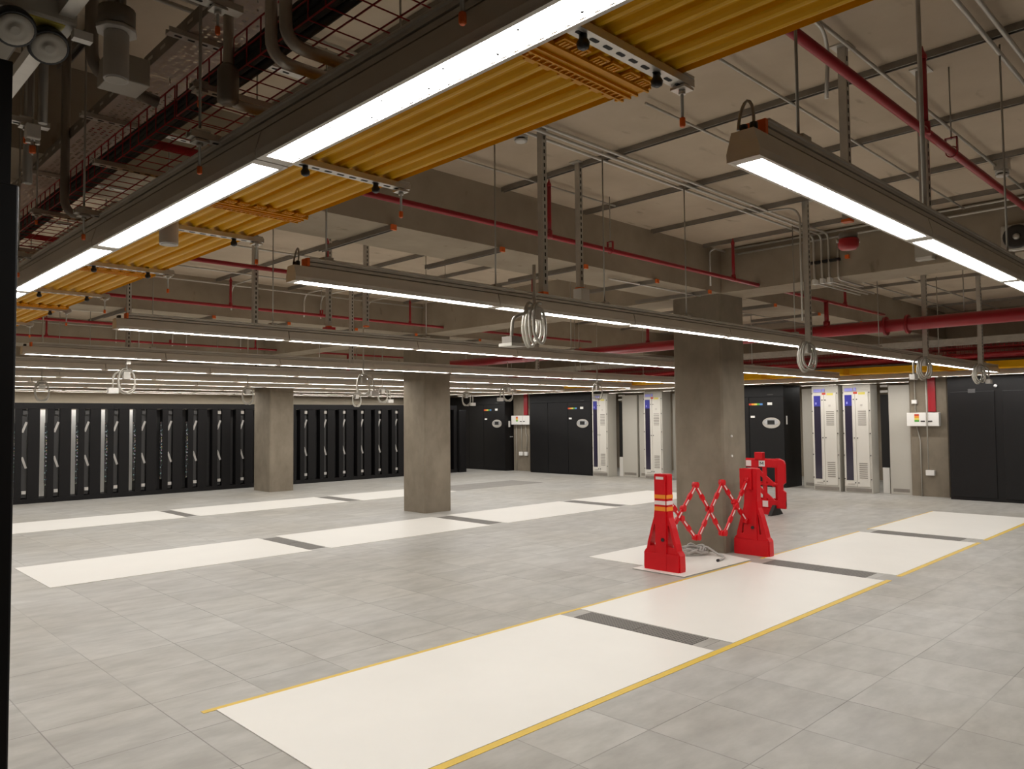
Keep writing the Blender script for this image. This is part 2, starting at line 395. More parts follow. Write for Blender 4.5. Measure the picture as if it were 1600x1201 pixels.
for ix in range(5):
    for iy in range(2):
        a = 11.95+ix*0.588; c = 14.0+iy*0.595
        tag(MB().box(a+0.004, a+0.584, c+0.004, c+0.591, 0, 0.003).build('perforated_tile', M['greytile']),
            'mid grey vented floor tile, %s from the middle column in the %s row' % (ORD[ix], 'nearer' if iy == 0 else 'farther'), 'floor tile', 'grey vented tiles before the far cooling unit')

# loose sheets under the expanding barrier
tag(MB().box(7.30, 8.60, 5.02, 6.12, 0, 0.004).build('loose_sheet', M['sheet']), 'white loose sheet lying around the near column base', 'sheet')
def loose_b():
    m = MB(); z0, z1 = 0.005, 0.010
    P = [(7.06, 5.28), (7.04, 4.62), (8.42, 4.57), (8.44, 5.00), (8.60, 5.02), (8.2, 5.3)]
    P = [(7.05, 4.60), (8.42, 4.57), (8.55, 5.0), (8.55, 5.28), (7.06, 5.28)]
    return m.prism(P, 'Z', z0, z1).build('loose_sheet', M['sheet'])
tag(loose_b(), 'white loose sheet under the red post with orange stripes', 'sheet')

# ------------------------------------------------------------------ light rows
LZ = 2.45
LR0 = 0.0026   # the lens sits a little inside its rim
HPROF = [(-0.052,0.006),(0.052,0.006),(0.054,0.022),(0.036,0.085),(-0.036,0.085),(-0.054,0.022)]
TPROF = [(-0.020,0.085),(0.020,0.085),(0.020,0.093),(0.031,0.093),(0.031,0.109),(0.018,0.109),(0.018,0.116),(0.031,0.116),(0.031,0.128),(0.037,0.130),(0.037,0.137),
         (-0.037,0.137),(-0.037,0.130),(-0.031,0.128),(-0.031,0.116),(-0.018,0.116),(-0.018,0.109),(-0.031,0.109),(-0.031,0.093),(-0.020,0.093)]
def mapax(axis, t, u, z): return (t, u, z) if axis == 'X' else (u, t, z)
def light_row(axis, c, a, b, label, group, mod=1.51, rods=(), start=None, detail=False, caps=(True, True)):
    mid = (a+b)/2
    t = thing('linear_light', label, 'light', mapax(axis, mid, c, LZ), group)
    MB().prism(TPROF, axis, a+0.10, b, c, LZ).build('trunking_rail', M['trunk'], t)
    s = a; i = 0
    while s < b-0.05:
        e = min(s+mod, b)
        h = MB().prism(HPROF, axis, s+0.004, e-0.004, c, LZ)
        for sg in (-1, 1):
            u0, u1 = c+sg*0.041, c+sg*0.0525
            if axis == 'X': h.box(s+0.004, e-0.004, u0, u1, LZ-0.001, LZ+0.0065)
            else: h.box(u0, u1, s+0.004, e-0.004, LZ-0.001, LZ+0.0065)
        for (p, q) in ((s+0.004, s+0.043), (e-0.043, e-0.004)):
            if axis == 'X': h.box(p, q, c-0.0405, c+0.0405, LZ-0.0005, LZ+0.0065)
            else: h.box(c-0.0405, c+0.0405, p, q, LZ-0.0005, LZ+0.0065)
        h = h.build('luminaire', M['house'], t)
        l = MB(); hw = 0.037
        if detail:
            nS = max(4, int((e-s-0.09)/0.035)); st = (e-s-0.09)/nS; up, dn = [], []
            for q in range(nS):
                for w in (0.0, 0.5):
                    tt = s+0.045+(q+w)*st; dd = hw+(0.0035 if w else 0.0)
                    up.append((tt, dd)); dn.append((tt, -dd))
            up.append((e-0.045, hw)); dn.append((e-0.045, -hw))
            poly = up + dn[::-1]; n = len(poly); vs = []
            for z in (LZ+LR0, LZ+0.008):
                vs += [mapax(axis, p[0], c+p[1], z) for p in poly]
            l.add(vs, [tuple(range(n)), tuple(range(2*n-1, n-1, -1))] + [(q, n+q, n+(q+1) % n, (q+1) % n) for q in range(n)])
            l.m(2)
            for q in range(7):
                tt = s+0.07+q*(e-s-0.14)/6
                for sg in (-1, 1):
                    p = mapax(axis, tt+(0.05*sg if 0 < q < 6 else 0), c+sg*0.02, LZ+LR0-0.0015)
                    l.cyl(p, (p[0], p[1], p[2]+0.003), 0.0035, 6)
        elif axis == 'X': l.box(s+0.045, e-0.045, c-hw, c+hw, LZ+LR0, LZ+0.008)
        else: l.box(c-hw, c+hw, s+0.045, e-0.045, LZ+LR0, LZ+0.008)
        lo = l.build('lens', [M['lens'], M['house'], M['dark']], h)
        for pl in lo.data.polygons:
            if pl.material_index == 0 and pl.normal.z > -0.5: pl.material_index = 1
        s = e; i += 1
    if caps[0]:
        e = MB()
        if axis == 'X': e.box(a+0.085, a+0.10, c-0.032, c+0.032, LZ+0.088, LZ+0.134)
        else: e.box(c-0.032, c+0.032, a+0.085, a+0.10, LZ+0.088, LZ+0.134)
        tag(e.build('end_cap', M['orange'], t), 'orange end cap')
        g = MB().tube([mapax(axis, a+0.035, c-0.02, LZ+0.085), mapax(axis, a+0.035, c-0.02, LZ+0.11)], 0.012, 10)
        g.tube([mapax(axis, a+0.035, c+0.012, LZ+0.085), mapax(axis, a+0.035, c+0.012, LZ+0.11)], 0.012, 10)
        g.build('cable_gland', M['black_plastic'], t)
        if detail:
            w = [mapax(axis, a+0.035+0.03*math.sin(q/10*PI)*0.4, c-0.02+0.05*(1-math.cos(q/10*PI))/2, LZ+0.10+0.085*math.sin(q/10*PI)) for q in range(11)]
            MB().tube(w, 0.005, 8).build('looped_flex', M['conduit'], t)
    for r in rods:
        m = MB(); top = SLAB
        for (p, q) in ROWS:
            if axis == 'X' and p < c < q: top = BEAM
        m.cyl(mapax(axis, r, c, LZ+0.13), mapax(axis, r, c, top), 0.0055, 8)
        m.m(1)
        x, y, _ = mapax(axis, r, c, 0); m.box(x-0.03, x+0.03, y-0.03, y+0.03, LZ+0.125, LZ+0.155)
        m.build('hanger_rod', [M['zinc'], M['galv']], t)
    return t
LR = [(1.10, 'nearest of the long parallel light rows', True, (2.40, 5.0, 8.4, 11.4)),
      (3.76, 'long light row passing before the near column', True, (2.25, 3.55, 4.72, 5.88, 8.0, 10.4, 12.8, 15.2)),
      (6.62, 'long light row just behind the near column', False, (3.4, 5.2, 7.6, 10.0, 12.4, 14.8)),
      (9.66, 'long light row passing before the middle column', False, (3.4, 6.2, 11.2, 13.4)),
      (11.92, 'long light row just behind the middle column', False, (4.0, 7.0, 11.0, 14.0)),
      (14.25, 'long light row midway between middle and rack-side columns', False, (4.0, 7.0, 11.0, 14.0)),
      (16.1, 'long light row just before the rack-side column', False, (4.0, 7.0, 11.0, 14.0)),
      (18.25, 'long light row just before the open black racks', False, (4.0, 7.0, 11.0, 14.0)),
      (19.9, 'long light row above the tops of the open black racks', False, (4.0, 7.0, 11.0, 14.0)),
      (20.9, 'long light row close to the wall behind the black racks', False, (4.0, 7.0, 11.0, 14.0))]
for y, lab, det, rods in LR:
    light_row('X', y, 2.03, 16.0, 'glowing %s' % lab, 'long light rows across the hall', rods=rods, detail=det)
light_row('Y', 1.055, 0.55, 17.2, 'white glowing light row under the edge of the big yellow duct', 'light rows along the aisles', detail=True, rods=(), caps=(False, False))
light_row('Y', 16.75, 1.9, 19.6, 'white glowing light row running along the front of the black cooling units', 'light rows along the aisles', rods=(3.0, 6.0, 9.0, 13.0, 16.0))
light_row('Y', 18.8, 5.9, 16.2, 'thin light row glimpsed over the grey power cabinets', 'light rows along the aisles', mod=0.95, rods=(7.0, 12.0))

# ------------------------------------------------------------------ yellow fibre duct over the near aisle
def duct_section(x0, x1, ya, yb, label, z=2.60, coupler=True, group='yellow duct sections over the near aisle', ribs=True):
    t = thing('cable_duct', label, 'cable duct', ((x0+x1)/2, (ya+yb)/2, z), group)
    # corrugated floor of the trough: bottom outline then back along the top
    W = x1-x0; bot = []; n = 4
    for k in range(n):
        b0 = x0+W*k/n; w = W/n
        bot += [(b0, 0.004), (b0+0.0035, 0.0), (b0+0.006, 0.015)]
        for q in range(1, 16):
            tt = q/16; bot.append((b0+0.006+(w-0.009)*tt, 0.002+0.019*(0.5+0.5*math.cos(2*PI*2*tt))**1.3))
        bot += [(b0+w-0.003, 0.015)]
    bot += [(x1-0.002, 0.0), (x1, 0.003)]
    prof = bot + [(x1, 0.115), (x1+0.008, 0.115), (x1+0.008, 0.123), (x1-0.008, 0.123), (x1-0.008, 0.024), (x0+0.008, 0.024), (x0+0.008, 0.123), (x0-0.008, 0.123), (x0-0.008, 0.115), (x0, 0.115)]
    MB().prism(prof, 'Y', ya+0.001, yb-0.001, 0, z).build('trough', M['yellow'], t)
    if coupler:
        m = MB(); y = ya
        m.box(x0-0.012, x1+0.012, y-0.05, y+0.04, z-0.003, z+0.002)
        for yy in (y-0.048, y-0.012, y+0.012, y+0.038): m.box(x0-0.014, x1+0.014, yy-0.003, yy+0.003, z-0.010, z-0.002)
        q = x0
        while q < x1: m.box(q, q+0.004, y+0.014, y+0.038, z-0.009, z-0.002); q += 0.021
        for k in range(4):
            xx = x0+W*(k+0.5)/4
            for e in (-0.028, 0.028):
                m.box(xx+e-0.022, xx+e+0.022, y-0.085, y-0.05, z-0.004, z+0.003)
                for g in (-0.012, 0.0, 0.012): m.box(xx+e+g-0.003, xx+e+g+0.003, y-0.078, y-0.056, z-0.007, z-0.003)
                m.box(xx+e-0.018, xx+e+0.018, y+0.04, y+0.06, z-0.004, z+0.003)
        for xx in (x0-0.012, x1+0.004): m.box(xx, xx+0.008, y-0.06, y+0.06, z-0.004, z+0.10)
        m.build('coupler', M['yellow_c'], t)
    return t
DX0, DX1 = 1.20, 1.712
dy = [-0.57, 1.26, 3.09, 4.92, 6.75, 8.58, 10.41, 12.24]
for i in range(len(dy)-1):
    duct_section(DX0, DX1, dy[i], dy[i+1], 'yellow ribbed plastic cable duct overhead, %s section from the near end' % ORD[i], coupler=i > 0)
# the same duct beside the cooling units
fy = [1.0 + 1.83*i for i in range(10)]
for i in range(9):
    duct_section(16.10, 16.62, fy[i], fy[i+1], 'yellow duct section high before the cooling units, %s from the double black doors end' % ORD[i], z=2.545, coupler=i > 0, group='yellow duct sections by the cooling units')

# trapeze struts below the duct
def strut_profile(): return [(-0.0205,0),(0.0205,0),(0.0205,0.021),(0.014,0.021),(0.014,0.003),(-0.014,0.003),(-0.014,0.021),(-0.0205,0.021)]
def trapeze(x0, x1, y, z, label, group, rods, low=0.05, knobs=(), top=SLAB, slots=True):
    t = thing('trapeze_bracket', label, 'bracket', ((x0+x1)/2, y, z), group)
    m = MB().prism(strut_profile(), 'X', x0, x1, y, z)
    if slots:
        m.m(1); s = x0+0.04
        while s < x1-0.04:
            m.prism([(-0.012,-0.006),(0.012,-0.006),(0.015,0),(0.012,0.006),(-0.012,0.006),(-0.015,0)], 'Z', z-0.0008, z+0.0005, s, y); s += 0.05
    m.build('slotted_channel', [M['galv_lt'], M['dark']], t)
    for x in rods:
        for (p, q) in ROWS:
            if p < y < q: top = BEAM
        r = MB().cyl((x, y, z-low), (x, y, top), 0.0045, 8)
        r.m(1).cyl((x, y, z-0.022), (x, y, z-0.012), 0.010, 6).box(x-0.022, x+0.022, y-0.022, y+0.022, z-0.011, z-0.004).box(x-0.024, x+0.024, y-0.024, y+0.024, z+0.021, z+0.027)
        ro = r.build('threaded_rod', [M['zinc'], M['galv_lt']], t)
        tag(MB().lathe((x, y, z-low-0.014), [(0.005,0),(0.008,0.004),(0.008,0.02),(0.0075,0.024)], 10).build('rod_cap', M['orange'], ro), 'orange rod cap')
    for x in knobs:
        MB().lathe((x, y, z-0.036), [(0.006,0),(0.014,0.005),(0.016,0.016),(0.010,0.026),(0.010,0.036)], 12).build('clamp_knob', M['black_plastic'], t)
    return t
TY = [1.11, 2.36, 3.55, 4.69, 5.86, 6.80, 7.95, 9.1, 10.25]
for i, y in enumerate(TY):
    trapeze(0.93, 1.765, y, 2.577, 'slotted steel trapeze bracket under the big yellow duct, %s from the near end' % ORD[i], 'trapeze brackets under the big yellow duct',
            (0.965, 1.735), 0.095, (1.33, 1.62))
# ------------------------------------------------------------------ red wire basket and perforated tray above
def basket(x0, x1, ya, yb, z, label, group, wall=0.10, step=0.10, lat=0.05, lines=2):
    m = MB(); r = 0.0032
    n = int(round((x1-x0)/lat))
    for i in range(n+1):
        x = x0+(x1-x0)*i/n
        if i % 2 == 0 or i in (0, n): m.tube([(x, ya, z), (x, yb, z)], r, 5)
    k = int((yb-ya)/step)
    for j in range(k+1):
        y = ya+(yb-ya)*j/k
        m.tube([(x0, y, z+wall), (x0, y, z), (x1, y, z), (x1, y, z+wall)], r, 5)
    for x in (x0, x1):
        for h in [(q+1)/lines for q in range(lines)]: m.tube([(x, ya, z+wall*h), (x, yb, z+wall*h)], r, 5)
    return tag(m.build('wire_basket', M['redwire']), label, 'cable tray', group)
BX0, BX1, BZ = 1.17, 1.70, 2.92
by = [0.1, 3.1, 6.1, 9.1, 12.1]
for i in range(4):
    basket(BX0, BX1, by[i]+0.01, by[i+1]-0.01, BZ, 'red wire mesh cable basket above the big yellow duct, %s length from the near end' % ORD[i], 'red baskets over the near aisle', wall=0.13)
bun = MB()
for k, (dx, dz, r) in enumerate(((0.02,0.022,0.018),(0.022,0.056,0.016),(0.02,0.086,0.013),(0.056,0.02,0.016),(0.055,0.052,0.015))):
    pts = [(BX0+dx+0.004*math.sin(j*1.3+k), 0.2+j*0.6, BZ+dz+0.004*math.cos(j+k*2)) for j in range(20)]
    bun.tube(pts, r, 8)
tag(bun.build('cable_bundle', M['bundle']), 'black cable bundle lying along the edge of the red basket', 'cables')
def perf_tray(x0, x1, ya, yb, z, label, group):
    m = MB(); p = 0.027; nx = int((x1-x0)/p); ny = int((yb-ya)/p)
    xs = [x0+(x1-x0)*i/nx for i in range(nx+1)]; ysl = [ya+(yb-ya)*j/ny for j in range(ny+1)]
    for i in range(nx):
        for j in range(ny):
            a, b, c, d = xs[i], xs[i+1], ysl[j], ysl[j+1]
            if (i*2+j) % 4 == 3 or i in (0, nx-1):
                m.add([(a,c,z),(b,c,z),(b,d,z),(a,d,z)], [(0,1,2,3)]); continue
            cx, cy, h = (a+b)/2, (c+d)/2, 0.0065
            o = [(a,c,z),(b,c,z),(b,d,z),(a,d,z)]; q = [(cx-h,cy-h,z),(cx+h,cy-h,z),(cx+h,cy+h,z),(cx-h,cy+h,z)]
            m.add(o+q, [(0,1,5,4),(1,2,6,5),(2,3,7,6),(3,0,4,7)])
    m.m(1)
    for x in (x0, x1):
        m.box(x-0.0015, x+0.0015, ya, yb, z, z+0.06)
    m.m(2)
    y = ya+0.1
    while y < yb-0.05:
        m.box(x0-0.003, x0-0.0014, y, y+0.05, z+0.025, z+0.037); y += 0.14
    return tag(m.build('perforated_tray', [M['perf'], M['galv_dk'], M['galv_lt']]), label, 'cable tray', group)
for i, (a, b) in enumerate(((0.4, 3.4), (3.42, 6.4), (6.42, 9.4))):
    perf_tray(1.15, 1.42, a, b, 3.20, 'brown perforated cable tray above the red basket, %s length from the near end' % ORD[i], 'perforated trays over the near aisle')
for i, y in enumerate((1.62, 2.72, 3.84, 4.98, 6.15, 7.3, 8.4, 9.6)):
    trapeze(1.08, 1.80, y, 2.892, 'slotted steel bracket carrying the red basket, %s from the near end' % ORD[i], 'brackets below the red basket', (1.11,) if i % 2 else (), 0.05)
for i, y in enumerate((1.9, 2.95, 4.05, 5.2, 6.4, 7.8)):
    trapeze(1.08, 1.66, y, 3.177, 'slotted steel bracket under the brown perforated tray, %s from the near end' % ORD[i], 'brackets below the perforated tray', (), 0.05)
# far red baskets by the cooling units
for lev, (z, wl) in enumerate(((2.74, 0.13), (2.93, 0.13))):
    for i in range(4):
        basket(15.95, 16.6, 1.0+4.4*i, 1.0+4.4*(i+1)-0.02, z, 'red wire basket high before the cooling units, %s tier, %s from the double doors' % (('lower', 'upper')[lev], ORD[i]),
               'red baskets by the cooling units', wall=wl, step=0.07, lat=0.05, lines=5)
for i in range(4):
    m = MB(); a, b = 1.0+4.4*i, 1.0+4.4*(i+1)-0.02
    for dx in (0, 0.09, 0.18, 0.27, 0.36):
        m.tube([(16.05+dx+0.02*math.sin(j*2+dx*9), a+(b-a)*j/8, 2.785+0.02*math.sin(j*1.7+dx*20)) for j in range(9)], 0.03, 7)
    tag(m.build('cable_bundle', M['redwire']), 'dark red cables lying in the lower far basket, %s length from the double doors end' % ORD[i], 'cables', 'dark red cables by the cooling units')
for i in range(3):
    a = 0.5+6.0*i
    t = thing('ladder_rack', 'grey steel ladder tray above the far red baskets, %s length from the double doors end' % ORD[i], 'cable tray', (15.6, a+3, 3.0), 'grey ladder trays by the cooling units')
    for x in (15.45, 15.85): MB().box(x-0.01, x+0.01, a, a+5.98, 2.97, 3.07).build('side_rail', M['galv'], t)
    for j in range(16): MB().box(15.46, 15.84, a+0.1+j*0.38, a+0.14+j*0.38, 2.99, 3.01).build('rung', M['galv'], t)

# ------------------------------------------------------------------ slab struts, beam struts and conduits
def ystrut(x, ya, yb, ztop, label, group, cap=None):
    t = thing('ceiling_channel', label, 'channel', (x, (ya+yb)/2, ztop), group)
    MB().prism([(-0.0205,0),(0.0205,0),(0.0205,-0.041),(0.014,-0.041),(0.014,-0.006),(-0.014,-0.006),(-0.014,-0.041),(-0.0205,-0.041)], 'Y', ya, yb, x, ztop).build('steel_channel', M['galv_dk'], t)
    if cap is not None:
        tag(MB().box(x-0.023, x+0.023, cap-0.012, cap+0.012, ztop-0.044, ztop-0.001).build('end_cap', M['orange'], t), 'orange end cap')
SX = [1.22, 2.40, 3.58, 4.80, 5.95, 7.12, 8.20]
SX2 = [9.75, 11.3, 12.9, 14.5, 16.1]
bays = [(-2.5, 4.98), (5.75, 11.06), (11.76, 17.18)]
nb = ['near', 'middle', 'far']
for bi, (a, b) in enumerate(bays):
    for i, x in enumerate(SX+SX2):
        ystrut(x, a, b, SLAB, 'dark steel channel fixed to the slab of the %s bay, %s from the near aisle' % (nb[bi], ORD[i]), 'slab channels of the %s bay' % nb[bi])
for bi, (p, q) in enumerate(ROWS[:2]):
    for i, x in enumerate((3.58, 4.78, 5.95, 7.19, 8.30, 10.0, 11.4, 13.0)):
        if bi == 1: x = (3.55, 4.75, 5.95, 7.19, 8.45, 10.0, 11.4, 13.0)[i]
        ystrut(x, p-0.02, q+0.35, BEAM, 'short orange-capped channel under the %s long beam, %s from the near aisle' % (('nearest', 'middle')[bi], ORD[i]), 'channels under the long beams', cap=p-0.03)
NC = [0]
def conduit(pts, r, label, bend=0.18, m='galv', group=None):
    pts = [(p[0], p[1], SLAB-0.0390-r) if abs(p[2]-ZC) < 1e-6 else p for p in pts]
    return tag(MB().tube(fillet(pts, bend), r, 8).build('conduit', M[m]), label, 'conduit', group)
ZC = SLAB-0.057
for i, y in enumerate((3.62, 3.70, 3.79)):
    conduit([(-1.2, y, ZC), (8.585, y, ZC), (8.585, y, BEAM-0.033), (9.9, y, BEAM-0.033)], 0.0125, 'steel conduit of three crossing the near bay, %s from the nearest long beam' % ORD[2-i], 0.09, 'galv_lt', 'bundle of three conduits')
    tag(MB().box(8.565, 8.64, y-0.018, y+0.018, BEAM-0.055, BEAM+0.002).build('conduit_elbow', M['white']), 'white elbow at the cross beam foot, %s from the nearest long beam' % ORD[2-i], 'elbow', 'white conduit elbows')
conduit([(1.9, 1.02, ZC), (8.56, 1.02, ZC)], 0.0135, 'slab conduit above the nearest light row, nearer of a pair', m='galv_lt')
conduit([(1.9, 1.10, ZC), (8.56, 1.10, ZC)], 0.0135, 'slab conduit above the nearest light row, farther of a pair', m='galv_lt')
conduit([(2.2, 1.66, ZC), (8.4, 1.66, ZC), ], 0.011, 'steel conduit on the slab crossing the red sprinkler pipe')
conduit([(3.9, 2.24, ZC), (8.56, 2.24, ZC)], 0.009, 'thin steel conduit on the slab above the red bell')
conduit([(2.5, 4.55, ZC), (5.9, 4.55, ZC)], 0.009, 'thin steel conduit on the slab close to the nearest long beam')
conduit([(4.1, 2.9, ZC), (8.4, 2.9, ZC)], 0.009, 'thin steel conduit on the slab behind the nearest light row')
conduit([(3.62, 1.9, SLAB-0.055), (3.62, 1.10, SLAB-0.055), (3.62, 1.10, 2.585)], 0.010, 'bent steel conduit dropping onto the nearest light row', 0.14)
conduit([(7.12, 3.75, SLAB-0.055), (7.23, 3.32, SLAB-0.06), (7.23, 3.32, 2.62)], 0.010, 'bent steel conduit dropping beside the post with the hanging white hose', 0.14)
conduit([(6.6, 5.2, BEAM-0.03), (7.9, 5.2, BEAM-0.03), (8.45, 5.2, BEAM-0.03)], 0.012, 'short steel conduit under the beam beside the near column', m='galv_lt')
conduit([(8.56, 4.9, ZC), (8.30, 4.9, ZC), (8.30, 4.96, ZC-0.02), (8.30, 4.96, BEAM+0.05)], 0.012, 'bent steel conduit in the corner above the near column', 0.2, 'galv_lt')
conduit([(8.59, 3.52, 3.62), (8.59, 3.52, BEAM-0.03), (9.3, 3.52, BEAM-0.03)], 0.012, 'single steel conduit low on the cross beam beside the bundle of three', 0.06, 'galv_lt')
tag(MB().box(8.575, 8.623, 3.50, 3.84, 3.43, 3.46).build('conduit_clamp', M['black_plastic']), 'dark clamp bar holding the conduits on the cross beam', 'clamp')
tag(MB().box(8.585, 8.625, 3.40, 3.44, 3.44, 3.48).build('orange_cap', M['orange']), 'orange cap on the cross beam beside the conduits', 'cap')
for k, z in enumerate((3.77, 3.70)):
    conduit([(8.59, 4.8, z), (8.59, -2.4, z)], 0.012, 'steel conduit running along the top of the cross beam, %s one' % ('upper', 'lower')[k], m='galv_lt')
for k, (y, z) in enumerate(((7.2, ZC), (8.6, ZC), (10.2, ZC), (10.9, 3.7), (13.2, ZC), (15.5, ZC), (16.9, 3.72), (17.05, 3.66))):
    conduit([(2.2, y, z), (8.5, y, z)], 0.012, 'steel conduit high beyond the nearest long beam, %s one back' % ORD[k], m='galv', group='conduits in the deeper bays')
for k, (y, z) in enumerate(((0.6, ZC), (1.8, ZC), (2.6, ZC), (3.9, 3.7), (4.6, ZC), (7.6, ZC), (9.0, ZC))):
    conduit([(9.3, y, z), (17.4, y, z)], 0.013, 'steel conduit in the bays beyond the cross beam, %s one back' % ORD[k], m='galv', group='conduits beyond the cross beam')
for k, x in enumerate((5.3, 6.45, 6.75, 8.0)):
    conduit([(x, 16.4, 3.72), (x, 17.14, 3.72), (x, 17.14, BEAM+0.1)], 0.013, 'bent conduit dropping before the farthest beam, %s from the near aisle' % ORD[k], 0.2, 'galv_lt', 'bent conduits before the farthest beam')
for k, x in enumerate((5.0, 6.2, 6.5, 7.4)):
    conduit([(x, 10.2, 3.72), (x, 11.03, 3.72), (x, 11.03, BEAM+0.1)], 0.012, 'bent conduit dropping before the middle beam, %s from the near aisle' % ORD[k], 0.2, 'galv_lt', 'bent conduits before the middle beam')

# fat conduits around the red basket
conduit([(1.105, 2.08, SLAB), (1.105, 2.08, 2.83), (1.95, 2.08, 2.83)], 0.020, 'fat grey conduit bending under the red basket, nearest of several', 0.07, 'galv')
conduit([(1.12, 2.20, SLAB), (1.12, 2.20, 2.83), (1.95, 2.20, 2.83)], 0.020, 'fat grey conduit bending under the red basket, beside the nearest one', 0.07, 'galv_lt')
conduit([(1.135, 2.54, SLAB), (1.135, 2.54, 2.80), (1.95, 2.54, 2.80)], 0.018, 'fat grey conduit with a wide coupling dropping beside the red basket', 0.05, 'galv')
tag(MB().lathe((1.135, 2.54, 2.79), [(0.022,0),(0.036,0.01),(0.036,0.12),(0.022,0.14)], 16).build('conduit_coupling', M['galv_dk']), 'wide dark coupling on the fat conduit beside the red basket', 'coupling')
conduit([(1.13, 4.50, SLAB), (1.13, 4.50, 2.80), (1.95, 4.50, 2.80)], 0.022, 'fat grey conduit reaching down at the far part of the red basket', 0.08, 'galv_dk')
conduit([(0.86, 3.1, SLAB), (0.86, 3.1, 3.0), (1.1, 3.1, 2.96)], 0.024, 'fat dark conduit bending towards the brown perforated tray', 0.1, 'galv_dk')
conduit([(0.80, 3.75, SLAB), (0.80, 3.75, 2.72)], 0.019, 'tall dark upright conduit beside the near black cabinet', 0.1, 'galv_dk')
conduit([(0.66, 2.9, SLAB), (0.66, 2.9, 2.7)], 0.014, 'slim dark upright pipe behind the pale channel', 0.1, 'galv_dk')

# ------------------------------------------------------------------ slotted posts from the slab
def post(x, y, z0, label, w=0.041, cap=True, top=None, slotside=-1, group=None):
    top = top or SLAB
    t = thing('slotted_post', label, 'post', (x, y, z0), group)
    m = MB().prism([(-w/2,-w/2),(w/2,-w/2),(w/2,w/2),(-w/2,w/2)], 'Z', z0, top, x, y)
    m.m(1); z = z0+0.06
    while z < top-0.05:
        m.box(x-0.006, x+0.006, y-w/2-0.0012, y-w/2+0.001, z, z+0.028); z += 0.05
    m.build('steel_channel', [M['galv'], M['dark']], t)
    MB().box(x-0.06, x+0.06, y-0.05, y+0.05, top-0.008, top+0.003).build('base_plate', M['galv'], t)
    if cap: tag(MB().box(x-0.026, x+0.026, y-0.026, y+0.026, z0-0.012, z0+0.004).build('end_cap', M['orange'], t), 'orange end cap')
    return t
post(4.01, 3.75, 2.60, 'slotted steel post above the hanging hose and junction box', 0.048)
post(4.78, 4.06, 2.76, 'slotted steel post with small white box at its foot', 0.044)
post(4.37, 1.73, 2.80, 'slotted steel post carrying the red bell', 0.044)
post(5.02, 1.52, 2.75, 'slotted steel post just behind the red pipe over the nearest light row', 0.05, cap=False)
post(7.27, 3.28, 2.42, 'slotted steel post with white hose before the near column', 0.05, cap=False)
post(10.72, 3.30, 2.45, 'slotted steel post crossing the red main pipe, nearer the column', 0.055, cap=False)
post(13.2, 3.30, 2.45, 'slotted steel post crossing the red main pipe, nearer the black doors', 0.055, cap=False)
post(4.55, 7.55, 2.75, 'slotted steel post with a small red box at its foot', 0.05)
post(5.08, 7.6, 2.80, 'slotted steel post beyond the nearest long beam, right of the red box one', 0.05)
post(3.72, 7.64, 2.62, 'slotted steel post beyond the nearest long beam, close to the yellow duct', 0.05, cap=False)
post(6.0, 9.35, 2.5, 'slotted steel post before the middle beam, closer to the near aisle', 0.05, cap=False)
post(10.4, 9.9, 2.5, 'slotted steel post before the middle beam, past the middle column', 0.05, cap=False)
post(3.2, 9.9, 2.4, 'slotted steel post in the middle bay nearest the near black cabinet', 0.05, cap=False)
tag(MB().box(4.73, 4.83, 4.0, 4.09, 2.635, 2.75).build('sensor_box', M['white_plastic'], bevel=0.004), 'small white box under a slotted post', 'box')
tag(MB().box(4.50, 4.61, 7.50, 7.60, 2.60, 2.74).build('call_point', M['bellred'], bevel=0.004), 'small red box at the foot of a slotted post', 'box')
# red bell
t = thing('fire_bell', 'red domed alarm bell under a slotted post', 'bell', (4.37, 1.73, 2.63))
MB().lathe((4.37, 1.73, 2.63), [(0.012,0),(0.042,0.004),(0.054,0.018),(0.057,0.05),(0.056,0.062)], 24).build('gong', M['bellred'], t)
MB().lathe((4.37, 1.73, 2.69), [(0.05,0),(0.05,0.035),(0.03,0.045)], 20).build('mounting_box', M['galv_dk'], t)
m = MB()
for s in (-1, 1): m.cyl((4.37+0.042*s, 1.73-0.042*s, 2.672), (4.37+0.042*s, 1.73-0.042*s, 2.69), 0.008, 8)
m.build('screw_lug', M['white_plastic'], t)

